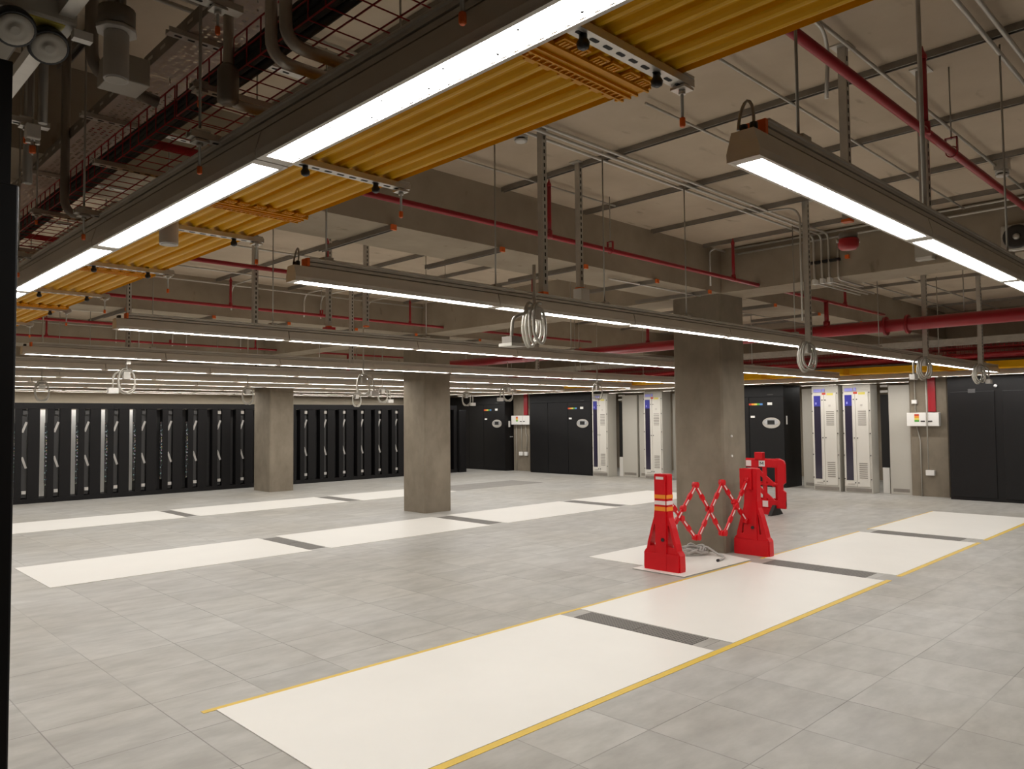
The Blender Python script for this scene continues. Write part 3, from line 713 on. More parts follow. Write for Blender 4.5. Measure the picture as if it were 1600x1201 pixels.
# ------------------------------------------------------------------ coiled hoses
def coil(cx, cy, cz, ang, label, group, r=0.15, box=True, top=2.75, tall=1.3):
    t = thing('coiled_conduit', label, 'conduit', (cx, cy, cz), group)
    ca, sa = math.cos(ang), math.sin(ang); pts = []
    for k in range(92 if cy < 5 else 60):
        a = PI/2 + 2*PI*k/26; rr = r*(1+0.10*math.sin(k*0.43)+0.05*math.sin(k*0.9)); d = (k/91-0.5)*(0.11 if cy < 5 else 0.05)
        u = rr*math.cos(a)*0.82 + 0.01*math.sin(k*0.24); w = rr*math.sin(a)*tall - 0.02
        pts.append((cx+u*ca-d*sa, cy+u*sa+d*ca, cz+w))
    MB().tube(pts, 0.0105 if cy < 5 else 0.0115, 7).build('hose_loop', M['conduit'], t)
    MB().tube(fillet([(cx, cy, top), (cx, cy, cz+r*1.2), (cx+0.02*ca, cy+0.02*sa, cz+0.02)], 0.05), 0.012, 7).build('drop_pipe', M['galv'], t)
    MB().box(cx-0.04, cx+0.04, cy-0.03, cy+0.03, cz+0.01, cz+0.10).build('junction_box', M['galv'], t)
    if box:
        s = 1 if box is True else box
        px, py, pz = cx-0.15*s*ca, cy-0.15*s*sa, cz-0.14
        MB().tube(fillet([(cx-0.05*ca*s, cy-0.05*sa*s, cz+0.12), (px, py, cz+0.06), (px, py, pz+0.04)], 0.05), 0.013, 7).build('socket_tail', M['conduit'], t)
        MB().box(px-0.06, px+0.06, py-0.035, py+0.035, pz-0.03, pz+0.04).build('socket_box', M['white_plastic'], t, bevel=0.006)
    return t
A45 = math.radians(-44)
CO = [(3.78, 3.62, 2.36, 'around the light row before the near column, closest to the camera', False),
      (7.31, 3.32, 2.30, 'under the slotted post in front of the near column', False),
      (10.75, 3.335, 2.32, 'on the light row before the yellow far duct, nearer the column', 1),
      (13.21, 3.335, 2.33, 'on the light row before the double black doors', -1),
      (3.25, 10.1, 2.27, 'big and round, high before the racks nearest the camera side', True),
      (3.1, 13.4, 2.25, 'small, beside the near black cabinet before the racks', False),
      (6.3, 13.2, 2.22, 'just left of the rack-side column', False),
      (6.3, 9.5, 2.27, 'above two smaller coils between the two farther columns', -1),
      (9.7, 14.9, 2.22, 'smallest, low between the two farther columns', False),
      (8.8, 12.6, 2.25, 'just left of the middle column with a flat socket', -1),
      (11.6, 13.3, 2.22, 'just right of the middle column', -1),
      (10.5, 10.8, 2.26, 'before the far wall pillar with a flat socket', True),
      (11.6, 9.45, 2.27, 'before the leftmost grey power cabinet', False)]
for x, y, z, lab, bx in CO:
    coil(x, y, z-(0.05 if y > 5 else 0), math.atan2(y, x)-PI/2+(0.95 if x < 4 and y < 4 else 0.6 if y < 5 else 0.15), 'pale coiled hose hanging %s' % lab, 'coiled hoses hanging over the hall', box=bx, r=0.105 if y < 5 else 0.12, top=2.75 if y < 5 else SLAB)
# white ribbed lamp-like plug beside the nearest coil
# ------------------------------------------------------------------ sprinkler pipes
def pipe(pts, r, label, drops=(), collars=(), cat='pipe', group=None, fr=0.1, n=14):
    c = Vector(pts[0])
    t = thing('sprinkler_pipe', label, cat, ((pts[0][0]+pts[-1][0])/2, (pts[0][1]+pts[-1][1])/2, pts[0][2]), group)
    MB().tube(fillet(pts, fr), r, n).build('pipe_run', M['redpipe'], t)
    for (x, y, z0, z1, rr) in drops:
        m = MB().cyl((x, y, z0), (x, y, z1), rr, 10)
        m.lathe((x, y, z0 if z1 > z0 else z1), [(rr*1.5, -0.02), (rr*1.5, 0.05)], 10)
        hd = z1 > z0
        if hd: m.lathe((x, y, z1-0.01), [(rr*1.15,0),(rr*1.2,0.02),(rr*0.5,0.05),(0.004,0.075)], 10)
        m.build('riser', M['redpipe'], t)
    for p, ax in collars:
        w_ = 0.016 if r > 0.06 else 0.03; d = Vector((w_,0,0)) if ax == 'X' else Vector((0,w_,0)); p = Vector(p)
        MB().cyl(p-d, p+d, r*1.5, n).build('coupling', M['redpipe'], t)
    return t
def hangers(t, pts, r):
    for (x, y, z) in pts:
        m = MB().cyl((x, y, z+r+0.05), (x, y, SLAB), 0.0045, 6)
        m.m(1).tube([(x, y+(r+0.008)*math.cos(a), z+(r+0.008)*math.sin(a)) for a in [PI*2*k/14 for k in range(15)]], 0.004, 5, cap=False)
        m.box(x-0.012, x+0.012, y-r-0.01, y-r-0.004, z, z+r+0.06).box(x-0.012, x+0.012, y+r+0.004, y+r+0.01, z, z+r+0.06).box(x-0.012, x+0.012, y-r-0.01, y+r+0.01, z+r+0.055, z+r+0.062)
        m.build('pipe_hanger', [M['zinc'], M['redpipe']], t)
p1 = pipe([(-1.0, 1.39, 3.28), (12.4, 1.39, 3.28)], 0.024, 'red sprinkler pipe above the nearest light row', drops=[(4.62, 1.39, 3.28, 3.70, 0.020), (9.6, 1.39, 3.28, 3.6, 0.018)])
hangers(p1, [(5.1, 1.39, 3.28), (7.9, 1.39, 3.28)], 0.024)
p2 = pipe([(1.25, 4.5, 3.285), (12.7, 4.5, 3.285)], 0.023, 'red sprinkler pipe along the face of the nearest long beam', drops=[(4.90, 4.5, 3.285, 3.73, 0.018), (8.04, 4.5, 3.285, 3.70, 0.018), (11.2, 4.5, 3.285, 3.5, 0.02), (10.55, 4.5, 3.285, 2.95, 0.03)])
hangers(p2, [(5.75, 4.5, 3.285), (9.0, 4.5, 3.285)], 0.023)
for i, (y, z, dr) in enumerate(((7.5, 3.29, (4.5, 7.8)), (10.5, 3.32, (4.75, 7.9)), (13.6, 3.32, (5.0, 8.0)), (16.6, 3.345, (3.9, 8.1)))):
    p = pipe([(0.5, y, z), (12.7, y, z)], 0.023, 'red sprinkler pipe beyond the nearest long beam, %s one back' % ORD[i], drops=[(x, y, z, SLAB-0.12, 0.018) for x in dr] + [(10.55, y, z, 2.92, 0.026)], group='red sprinkler pipes in the deeper bays')
    hangers(p, [(6.2, y, z)], 0.023)
pm = pipe([(10.55, -4.5, 2.865), (10.55, 12.7, 2.865)], 0.082, 'thick red water main crossing behind the near column', collars=[((10.55, 3.72, 2.865), 'Y'), ((10.55, 3.45, 2.865), 'Y'), ((10.55, 6.35, 2.865), 'Y'), ((10.55, 6.75, 2.865), 'Y')], n=20)
m = MB()
for y in (2.8, 9.0, 0.2, 11.9):
    m.cyl((10.55, y, 2.94), (10.55, y, SLAB), 0.006, 6)
m.build('pipe_hanger', M['zinc'], pm)

# ------------------------------------------------------------------ small ceiling devices
def smoke(x, y, z, label):
    t = thing('smoke_detector', label, 'smoke detector', (x, y, z), 'smoke detectors')
    MB().lathe((x, y, z-0.055), [(0.03,0),(0.046,0.006),(0.05,0.018)], 20).build('detector_head', M['white_plastic'], t)
    MB().lathe((x, y, z-0.037), [(0.036,0),(0.036,0.012)], 20).build('sensing_gap', M['dark'], t)
    MB().lathe((x, y, z-0.025), [(0.052,0),(0.05,0.025)], 20).build('detector_base', M['white_plastic'], t)
smoke(4.0, 3.95, SLAB, 'white round smoke detector on the slab beside the big yellow duct')
smoke(7.3, 1.62, SLAB-0.09, 'white smoke detector near the red pipe over the nearest light row')
tag(MB().box(7.25, 7.35, 1.57, 1.67, SLAB-0.09, SLAB).build('mounting_box', M['galv']), 'grey mounting box above the smoke detector by the red pipe', 'box')
def hornspk(x, y, z, label, nx):
    t = thing('wall_speaker', label, 'speaker', (x, y, z))
    MB().box(x-0.05, x, y-0.14, y+0.14, z-0.13, z+0.13).build('speaker_box', M['galv'], t, bevel=0.02)
    MB().lathe((x-0.05, y, z), [(0.11,0),(0.115,-0.035),(0.10,-0.05),(0.03,-0.02)], 24, 'X').build('horn', M['horn'], t)
    MB().lathe((x-0.055, y, z), [(0.032,0),(0.03,-0.035),(0.012,-0.045)], 16, 'X').build('dust_cap', M['galv_lt'], t)
hornspk(8.62, 1.80, 3.39, 'round dark speaker on the cross beam face', -1)
t = thing('beam_box', 'white square box on the lower cross beam', 'box', (8.58, 2.62, 3.40))
MB().box(8.52, 8.62, 2.53, 2.70, 3.29, 3.47).build('housing', M['cabgrey'], t, bevel=0.005)
MB().box(8.512, 8.522, 2.54, 2.69, 3.29, 3.32).build('bottom_rim', M['white'], t)
# junction box with glass dome above the nearest light row
t = thing('junction_box', 'grey round box with a pale face above the nearest light row', 'box', (3.62, 1.62, SLAB))
MB().lathe((3.62, 1.62, SLAB-0.10), [(0.055,0),(0.06,0.02),(0.06,0.10)], 20).build('box_body', M['galv_dk'], t)
MB().lathe((3.62, 1.62, SLAB-0.108), [(0.048,0),(0.052,0.008)], 20).build('cover', M['cabgrey'], t)
tag(MB().box(3.69, 3.715, 1.60, 1.64, SLAB-0.09, SLAB-0.05).build('end_cap', M['orange'], t), 'orange cap')
tag(MB().tube(fillet([(3.6, 1.66, SLAB-0.06), (3.95, 1.66, SLAB-0.07), (4.05, 1.68, SLAB-0.15), (4.06, 1.70, SLAB-0.4)], 0.1), 0.011, 8).build('conduit', M['galv_lt']), 'bent conduit from the round box to the bell post', 'conduit')
def can(x, y, z, label, flange=True):
    t = thing('white_cylinder_lamp', label, 'spotlight', (x, y, z), 'white cylinder lamps')
    MB().lathe((x, y, z), [(0.033,0.002),(0.037,0),(0.0375,0.006),(0.0375,0.15),(0.034,0.155)], 24).build('can_body', M['white_plastic'], t)
    MB().lathe((x, y, z-0.001), [(0.031,0),(0.031,0.004)], 24).build('can_face', M['cabgrey'], t)
    if flange:
        MB().lathe((x, y, z+0.155), [(0.062,0),(0.062,0.012),(0.05,0.016)], 8).build('flange', M['white_plastic'], t)
        MB().lathe((x, y, z+0.171), [(0.055,0),(0.055,0.06)], 16).build('ceiling_box', M['galv_dk'], t)
        MB().cyl((x, y, z+0.23), (x, y, SLAB), 0.008, 8).build('stem', M['galv_dk'], t)
    else:
        MB().cyl((x, y, z+0.15), (x, y, z+0.165), 0.02, 10).build('stem', M['white_plastic'], t)
can(0.80, 2.62, 2.80, 'white cylinder lamp on an octagonal flange, beside the perforated tray')
can(1.215, 3.28, 2.44, 'white cylinder lamp below the edge of the yellow duct', False)
t = thing('junction_box', 'pale square junction box behind the flanged cylinder lamp', 'box', (0.95, 3.05, 3.05))
MB().box(0.88, 1.02, 2.95, 3.10, 2.95, 3.05).build('box_body', M['cabgrey'], t, bevel=0.004)
MB().cyl((0.95, 3.03, 3.05), (0.95, 3.03, SLAB), 0.008, 8).build('stem', M['galv_dk'], t)
t = thing('rod_clamp', 'white clamp with orange tip on a thin rod beside the near black cabinet', 'clamp', (0.74, 3.4, 2.80))
MB().box(0.715, 0.765, 3.38, 3.42, 2.80, 2.86).build('clamp_body', M['white'], t, bevel=0.006)
m = MB(); m.cyl((0.74, 3.4, 2.74), (0.74, 3.4, SLAB+0.005), 0.004, 6); m.m(1).cyl((0.725, 3.4, 2.785), (0.725, 3.4, 2.80), 0.009, 6); m.cyl((0.757, 3.4, 2.785), (0.757, 3.4, 2.80), 0.009, 6)
m.build('rod', [M['zinc'], M['galv_lt']], t)
tag(MB().lathe((0.74, 3.4, 2.745), [(0.006,0),(0.012,0.004),(0.012,0.03)], 10).build('rod_cap', M['orange'], t), 'orange tip')
# twin spot emergency light
t = thing('twin_spot_light', 'pale twin-head emergency light with yellow label', 'emergency light', (0.50, 2.40, 2.86))
MB().box(0.40, 0.63, 2.40, 2.55, 2.83, 2.93).build('housing', M['cabgrey'], t, bevel=0.008)
for i, (x, y) in enumerate(((0.47, 2.42), (0.565, 2.475))):
    cc = (x, y, 2.80); dd = (0.10, -0.62, -0.75)
    m = turned(MB().lathe((x, y, 2.755), [(0.047,0.002),(0.052,0.0),(0.055,0.010),(0.052,0.03),(0.03,0.06)], 24), 0, cc, dd)
    h = m.build('lamp_head', M['black_plastic'], t)
    turned(MB().lathe((x, y, 2.752), [(0.010,-0.003),(0.014,-0.004),(0.018,0.002),(0.030,0.001),(0.045,0.0015),(0.046,0.005)], 24), 0, cc, dd).build('reflector', M['cabgrey'], h)
MB().box(0.47, 0.60, 2.41, 2.47, 2.826, 2.831).build('yellow_label', M['yelst'], t)
MB().box(0.62, 0.67, 2.40, 2.43, 2.80, 2.825).build('switch_tab', M['white'], t)
# pale channel and wide tray at the left edge
tag(MB().prism([(-0.02,0),(0.02,0),(0.02,0.04),(-0.02,0.04)], 'Y', 1.6, 3.6, 0.60, 2.85).build('steel_channel', M['galv_lt']), 'pale steel channel running past the twin-head light', 'channel')
t = thing('cable_tray', 'wide pale grey tray above the near black cabinet', 'cable tray', (0.36, 3.0, 3.0))
MB().box(0.18, 0.60, 1.4, 7.0, 2.985, 3.0).build('tray_floor', M['cabgrey'], t)
MB().box(0.60, 0.605, 1.4, 7.0, 2.985, 3.09).build('tray_side', M['galv_dk'], t)
trapeze(0.15, 1.02, 2.2, 2.93, 'pale slotted bracket above the twin-head light', 'brackets at the near black cabinet', (0.95,), 0.07)
trapeze(0.15, 0.80, 3.42, 2.86, 'pale slotted bracket with clamp above the near black cabinet', 'brackets at the near black cabinet', (0.72,), 0.06)
trapeze(0.15, 0.85, 4.5, 2.66, 'pale slotted bracket low beside the near black cabinet', 'brackets at the near black cabinet', (0.78,), 0.05)

# ------------------------------------------------------------------ near black cabinet (left edge)
t = thing('black_cabinet', 'tall black cabinet at the left edge, closest to the camera', 'cabinet', (-0.1, 1.6, 0))
MB().box(-0.60, 0.329, 1.60, 2.7, 0.0, 2.13).build('cabinet_body', M['cabblack'], t, bevel=0.004)
MB().box(-0.60, 0.331, 1.68, 2.6, 2.13, 2.385).build('top_panel', M['cabblack'], t)
MB().lathe((0.20, 1.60, 1.62), [(0.013,0),(0.013,-0.02),(0.010,-0.03)], 16, 'Y').build('door_knob', M['rackgrey'], t)

# ------------------------------------------------------------------ open black racks along the left wall
RY = 18.81
def make_rack(x, i, ports):
    t = thing('server_rack', 'open black rack before the beige wall, %s from the near cabinet' % ORD[i], 'rack', (x, RY, 0), 'open black racks along the beige wall')
    f = MB()
    for (a, b) in ((0.11, 0.33), (0.47, 0.598)):
        f.box(x+a, x+b, RY, RY+0.05, 0.05, 2.08)
        f.box(x+a+0.02, x+b-0.02, RY+0.05, RY+0.28, 0.10, 2.0)
    f.box(x, x+0.11, RY+0.16, RY+0.18, 0.1, 2.0)
    f.box(x, x+0.598, RY-0.01, RY+0.10, 2.0, 2.13).box(x, x+0.598, RY+0.1, RY+0.5, 2.08, 2.13)
    f.box(x, x+0.598, RY-0.01, RY+0.5, 0.0, 0.10)
    f.build('frame', M['rackblack'], t)
    MB().box(x+0.012, x+0.098, RY+0.07, RY+0.12, 0.12, 1.99).build('cable_channel', M['rackgrey'], t)
    for (xa, za, xb, zb) in ((0.015, 1.50, 0.095, 1.72), (0.015, 0.98, 0.095, 0.74)):
        MB().bar((x+xa, RY+0.062, za), (x+xb, RY+0.062, zb), 0.045, 0.008, (0,1,0)).build('brace', M['white_plastic'], t)
    MB().box(x+0.015, x+0.095, RY+0.03, RY+0.065, 0.20, 0.27).build('foot_bracket', M['white_plastic'], t)
    MB().box(x+0.015, x+0.095, RY+0.03, RY+0.065, 1.88, 1.96).build('head_bracket', M['rackgrey'] if i < 8 else M['galv'], t)
    if ports: MB().box(x+0.43, x+0.475, RY+0.02, RY+0.06, 0.35, 1.70).build('patch_ports', M['ports'], t)
    if i >= 5: MB().box(x+0.30, x+0.50, RY+0.22, RY+0.26, 0.1, 2.0).build('rear_channel', M['rackgrey'], t)
    return t
for i in range(21):
    make_rack(3.40+0.6*i, i, i in (0, 1, 2, 3, 4, 5, 6))
t = thing('equipment_rack', 'low black cabinet at the far end of the rack row', 'rack', (16.15, 18.6, 0))
MB().box(16.05, 16.34, 18.75, 19.4, 0, 1.98).build('cabinet_body', M['cabblack'], t, bevel=0.004)
MB().box(16.07, 16.32, 18.73, 18.75, 0.1, 0.55).build('lower_panel', M['rackblack'], t)
# items seen through the first gap and on the back wall
tag(MB().box(3.90, 4.03, 19.6, 19.7, 0.98, 1.32).build('safety_tag', M['hiviz']), 'yellow green tag hanging in the gap beside the first rack', 'tag')
tag(MB().box(2.2, 9.2, 20.15, 20.22, 0.0, 2.0).build('white_partition', M['white']), 'white partition panel glimpsed through the rack gaps', 'partition')

# ------------------------------------------------------------------ cooling units on the right
def cooling(xf, ya, yb, h, label, panels, badge=True, depth=0.85, flip=False, extra=None):
    t = thing('cooling_unit', label, 'cooling unit', (xf, (ya+yb)/2, 0), 'black cooling units')
    MB().box(xf+0.02, xf+depth, ya, yb, 0.0, h).build('cabinet_body', M['cabblack'], t)
    n = len(panels)-1
    for i in range(n):
        a, b = ya+(yb-ya)*panels[i], ya+(yb-ya)*panels[i+1]
        MB().box(xf, xf+0.02, a+0.006, b-0.006, 0.05, h-0.28).build('door', M['cabblack'], t, bevel=0.005)
    MB().box(xf+0.004, xf+0.02, ya+0.004, yb-0.004, h-0.27, h).build('top_fascia', M['cabblack'], t)
    if badge:
        yc = ya+(yb-ya)*0.13
        m = MB()
        # oval badge with dark display, laid on the door
        prof = [(0.0, 0.0)]
        m.m(2).prism([(yc+0.225*math.cos(2*PI*k/24), 1.535+0.13*math.sin(2*PI*k/24)) for k in range(24)], 'X', xf-0.012, xf)
        m.m(1).prism([(yc+0.19*math.cos(2*PI*k/24), 1.555+0.075*math.sin(2*PI*k/24)) for k in range(24)], 'X', xf-0.018, xf-0.011)
        m.m(0).box(xf-0.022, xf-0.017, yc-0.09, yc+0.09, 1.50, 1.60)
        m.build('display_badge', [M['dark'], M['silver'], M['galv']], t)
        yl = ya+(yb-ya)*0.30
        for k, c in enumerate(('redst', 'orgst', 'yelst', 'grnst', 'blust')):
            MB().box(xf-0.003, xf, yl+0.15-0.072*(k+1), yl+0.15-0.072*k, 1.965, 2.01).build('colour_label', M[c], t)
        MB().box(xf-0.003, xf, yc-0.03, yc+0.09, 1.965, 2.03).build('label', M['white'], t)
        MB().box(xf-0.003, xf, yl-0.0, yl+0.11, 1.66, 1.71).build('label', M['white'], t)
        MB().box(xf-0.003, xf, yc-0.06, yc+0.09, 2.205, 2.225).build('brand_plate', M['rackgrey'], t)
    return t
c1 = cooling(17.40, 18.05, 20.9, 2.45, 'black three-door cooling unit farthest away, beside the far wall pillar', (0, 0.36, 0.62, 1.0), depth=0.95)
MB().box(17.56, 17.64, 18.047, 18.05, 1.42, 1.62).build('label', M['white'], c1)
MB().box(17.62, 17.72, 18.01, 18.05, 1.09, 1.12).build('handle', M['silver'], c1)
cooling(17.50, 14.50, 17.02, 2.45, 'black three-door cooling unit between the far wall pillar and grey cabinets', (0, 0.36, 0.69, 1.0))
c3 = cooling(17.40, 8.50, 11.0, 2.44, 'black cooling unit partly hidden by the near column and red barrier', (0, 0.36, 0.69, 1.0))
MB().box(17.50, 17.56, 8.497, 8.50, 1.50, 1.70).build('label', M['white'], c3)
for (x, y, c) in ((17.40, 20.55, c1), (17.50, 16.9, None)):
    pass
# double-door black unit at the right edge
t = thing('cooling_unit', 'black double-door unit at the right edge beside the wall pillar', 'cooling unit', (17.14, 3.5, 0), 'black cooling units')
MB().box(17.14, 17.95, 2.20, 4.90, 0, 2.44).build('cabinet_body', M['cabblack'], t)
for a, b in ((4.08, 4.86), (3.10, 3.94), (2.24, 3.06)):
    MB().box(17.12, 17.14, a, b, 0.06, 2.15).build('door', M['cabblack'], t, bevel=0.006)
MB().box(17.11, 17.14, 4.40, 4.53, 2.12, 2.20).build('door_closer', M['rackgrey'], t)
MB().lathe((17.12, 4.05, 2.245), [(0.035,0),(0.032,-0.02),(0.01,-0.03)], 16, 'X').build('round_knob', M['silver'], t)

# ------------------------------------------------------------------ grey power cabinets
def pdu(xf, ya, yb, h, depth, label):
    t = thing('power_cabinet', label, 'power cabinet', (xf, (ya+yb)/2, 0), 'grey power cabinets with blue stripe')
    W = yb-ya
    MB().box(xf+0.012, xf+depth, ya, yb, 0.0, h).build('cabinet_body', M['cabgrey'], t, bevel=0.004)
    # the viewer sees yb on the left; left door carries the window
    ym = ya+W*0.54
    MB().box(xf, xf+0.014, ym+0.004, yb-0.01, 0.14, h-0.16).build('left_door', M['cabwhite'], t, bevel=0.003)
    d2 = MB().box(xf, xf+0.014, ya+0.05, ym-0.004, 0.14, h-0.16).build('right_door', M['cabwhite'], t, bevel=0.003)
    w = MB().box(xf-0.004, xf+0.0, yb-0.03-W*0.29, yb-0.05, 0.27, h-0.22).build('window_strip', M['window'], t)
    MB().box(xf-0.006, xf-0.004, yb-0.03-W*0.29, yb-0.05, h-0.46, h-0.22).build('blue_sticker', M['blue'], w)
    MB().box(xf-0.007, xf-0.0055, yb-0.03-W*0.14, yb-0.03-W*0.09, h-0.42, h-0.37).build('white_mark', M['lilac'], w)
    MB().box(xf-0.004, xf, ya+W*0.62, yb-0.05, h-0.14, h-0.07).build('logo_strip', M['lilac'], t)
    MB().box(xf-0.004, xf+0.012, ya+W*0.50, ya+W*0.58, h-0.135, h-0.06).build('logo_mark', M['lilac'], t)
    MB().box(xf-0.003, xf, ya+W*0.46, ya+W*0.60, h-0.20, h-0.155).build('warning_label', M['redst'], t)
    MB().box(xf-0.003, xf, ya+W*0.18, ya+W*0.42, h-0.215, h-0.165).build('rating_label', M['yelst'], t)
    for (z0, z1, nn) in ((1.48, 1.82, 8), (0.32, 0.68, 8)):
        v = MB()
        for k in range(nn):
            z = z0+(z1-z0)*k/nn; v.box(xf-0.003, xf+0.002, ya+W*0.16, ya+W*0.45, z, z+0.018)
        v.build('louvre_vent', M['galv_dk'], d2)
    MB().box(xf-0.003, xf, ya+W*0.28, ya+W*0.36, 1.90, 1.94).build('round_badge', M['galv'], d2)
    MB().box(xf-0.001, xf+0.013, ya+0.03, yb-0.03, 0.03, 0.10).build('plinth_vent', M['galv_dk'], t)
    kn = MB()
    for (y, zs) in ((ya+0.02, (0.30, 0.82, 1.30, 1.80, 2.2)), (ym+0.035, (0.22, 1.20, 2.05)), (ym-0.035, (0.22, 1.20, 2.05)), (yb-0.012, (0.30, 0.82, 1.30, 1.8, 2.2))):
        for z in zs: kn.cyl((xf-0.012, y, z), (xf+0.002, y, z), 0.012, 8)
    kn.build('latch', M['dark'], t)
    MB().box(xf-0.003, xf, yb-0.22, yb-0.08, 0.17, 0.20).build('name_plate', M['galv'], t)
    return t
pdu(17.50, 13.90, 14.47, 2.40, 0.42, 'grey power cabinet with blue stripe next to the middle black cooling unit')
pdu(17.50, 12.02, 12.62, 2.40, 0.42, 'grey power cabinet with blue stripe just left of the near column')
pdu(17.26, 7.16, 7.76, 2.37, 0.40, 'grey power cabinet with blue stripe, left of the pair beside the red barrier')
pdu(17.26, 6.46, 7.06, 2.37, 0.40, 'grey power cabinet with blue stripe, right of the pair beside the red barrier')
def panel(xf, ya, yb, h, label, depth=0.3, vent=True):
    t = thing('grey_cabinet', label, 'cabinet', (xf, (ya+yb)/2, 0), 'plain grey cabinets')
    MB().box(xf, xf+depth, ya, yb, 0, h).build('cabinet_body', M['cabgrey'], t, bevel=0.004)
    if vent: MB().box(xf-0.003, xf, ya+0.05, yb-0.05, 0.05, 0.12).build('plinth_vent', M['galv_dk'], t)
    return t
panel(17.92, 13.16, 13.68, 2.34, 'plain grey cabinet between the two left power cabinets')
panel(17.94, 12.66, 13.10, 2.34, 'plain grey cabinet touching the power cabinet left of the near column')
panel(17.80, 7.78, 8.24, 2.34, 'plain grey cabinet between the black unit and the pair of power cabinets')
panel(17.50, 5.74, 6.17, 2.34, 'plain grey cabinet beside the wall pillar with white boxes')
panel(17.95, 11.77, 11.98, 2.34, 'narrow plain grey cabinet just behind the near column edge', vent=False)
for (x, y, l) in ((17.98, 13.78, 'left of the near column'), (17.62, 6.30, 'right of the pair of power cabinets')):
    t = thing('cable_riser', 'black-painted gap shade above a white base plate %s' % l, 'cable riser', (x, y, 0))
    MB().box(x+0.05, x+0.25, y-0.10, y+0.10, 0.55, 2.15).build('gap_shade', M['dark'], t)  # solid black block paints in the shade of the gap between cabinets
    MB().box(x, x+0.2, y-0.07, y+0.07, 0.0, 0.55).build('base_post', M['white'], t)
    for z in (2.19, 2.31): MB().box(x, x+0.1, y-0.08, y+0.08, z, z+0.05).build('hose_band', M['white'], t)

# distribution boxes and conduits on wall pillars
def distbox(xf, ya, yb, z0, z1, label, small):
    t = thing('distribution_box', label, 'electrical box', (xf, (ya+yb)/2, z0), 'white boxes on wall pillars')
    ym = ya+(yb-ya)*0.38
    MB().box(xf-0.13, xf, ym+0.006, yb, z0, z1).build('left_box', M['white'], t, bevel=0.008)
    MB().box(xf-0.13, xf, ya, ym-0.006, z0, z1).build('right_box', M['white'], t, bevel=0.008)
    m = MB(); m.box(xf-0.138, xf-0.13, ym+0.03, ym+0.11, z0+0.09, z0+0.115); m.box(xf-0.138, xf-0.13, ym-0.11, ym-0.03, z0+0.09, z0+0.115)
    m.build('latch', M['dark'], t)
    yl = ya+(yb-ya)*0.68
    for k, c in enumerate(('redst', 'orgst', 'yelst', 'grnst')):
        MB().box(xf-0.133, xf-0.13, yl-0.045, yl+0.045, z1-0.07-0.04*k, z1-0.03-0.04*k).build('colour_label', M[c], t)
    return t
distbox(17.42, 5.12, 5.74, 1.46, 1.74, 'white double electrical box on the pillar by the black double doors', False)
distbox(17.75, 17.15, 17.98, 1.50, 1.79, 'white double electrical box on the far wall pillar', True)
def riserduct(xf, ya, yb, z0, label):
    tag(MB().box(xf-0.05, xf, ya, yb, z0, 2.9).build('riser_duct', M['redpipe']), label, 'cable duct')
riserduct(17.42, 5.20, 5.34, 1.76, 'red upright duct above the box on the pillar by the black doors')
riserduct(17.75, 17.32, 17.48, 1.81, 'red upright duct above the box on the far wall pillar')
def wallpipe(pts, label): tag(MB().tube(fillet(pts, 0.06), 0.012, 7).build('conduit', M['conduit']), label, 'conduit')
wallpipe([(17.40, 5.60, 2.9), (17.40, 5.60, 1.76)], 'pale conduit entering the top of the pillar box by the black doors')
wallpipe([(17.40, 5.58, 1.45), (17.40, 5.52, 1.15), (17.40, 5.52, 0.0)], 'pale conduit kinked, dropping to the floor on the pillar by the black doors')
wallpipe([(17.27, 5.34, 2.9), (17.27, 5.34, 0.56)], 'pale conduit down the pillar to a small socket by the black doors')
tag(MB().box(17.34, 17.42, 5.255, 5.42, 0.44, 0.55).build('socket', M['white'], bevel=0.006), 'white socket low on the pillar by the black doors', 'socket')
tag(MB().box(17.36, 17.42, 5.56, 5.66, 1.93, 2.01).build('conduit_box', M['white'], bevel=0.006), 'small white box above the pillar box by the black doors', 'box')
wallpipe([(17.73, 17.85, 1.49), (17.73, 17.85, 0.0)], 'pale conduit down the far wall pillar, nearest its left edge')
wallpipe([(17.73, 17.62, 1.49), (17.73, 17.62, 0.62)], 'pale conduit down the middle of the far wall pillar')
wallpipe([(17.73, 17.42, 1.49), (17.73, 17.42, 1.2), (17.73, 17.36, 1.1), (17.73, 17.40, 0.62)], 'pale kinked conduit down the right of the far wall pillar')
tag(MB().box(17.69, 17.75, 17.55, 17.71, 0.50, 0.62).build('socket', M['white'], bevel=0.006), 'white socket low on the far wall pillar, left one', 'socket')
tag(MB().box(17.69, 17.75, 17.33, 17.47, 0.50, 0.62).build('socket', M['white'], bevel=0.006), 'white socket low on the far wall pillar, right one', 'socket')
# white holes plugs on the near column
for z, w in ((1.45, 'upper'), (1.20, 'lower')):
    tag(MB().lathe((8.82, 5.02, z), [(0.016,0),(0.016,-0.012),(0.010,-0.016)], 12, 'Y').build('plug', M['white']), 'small white plug on the near column, %s one' % w, 'plug')

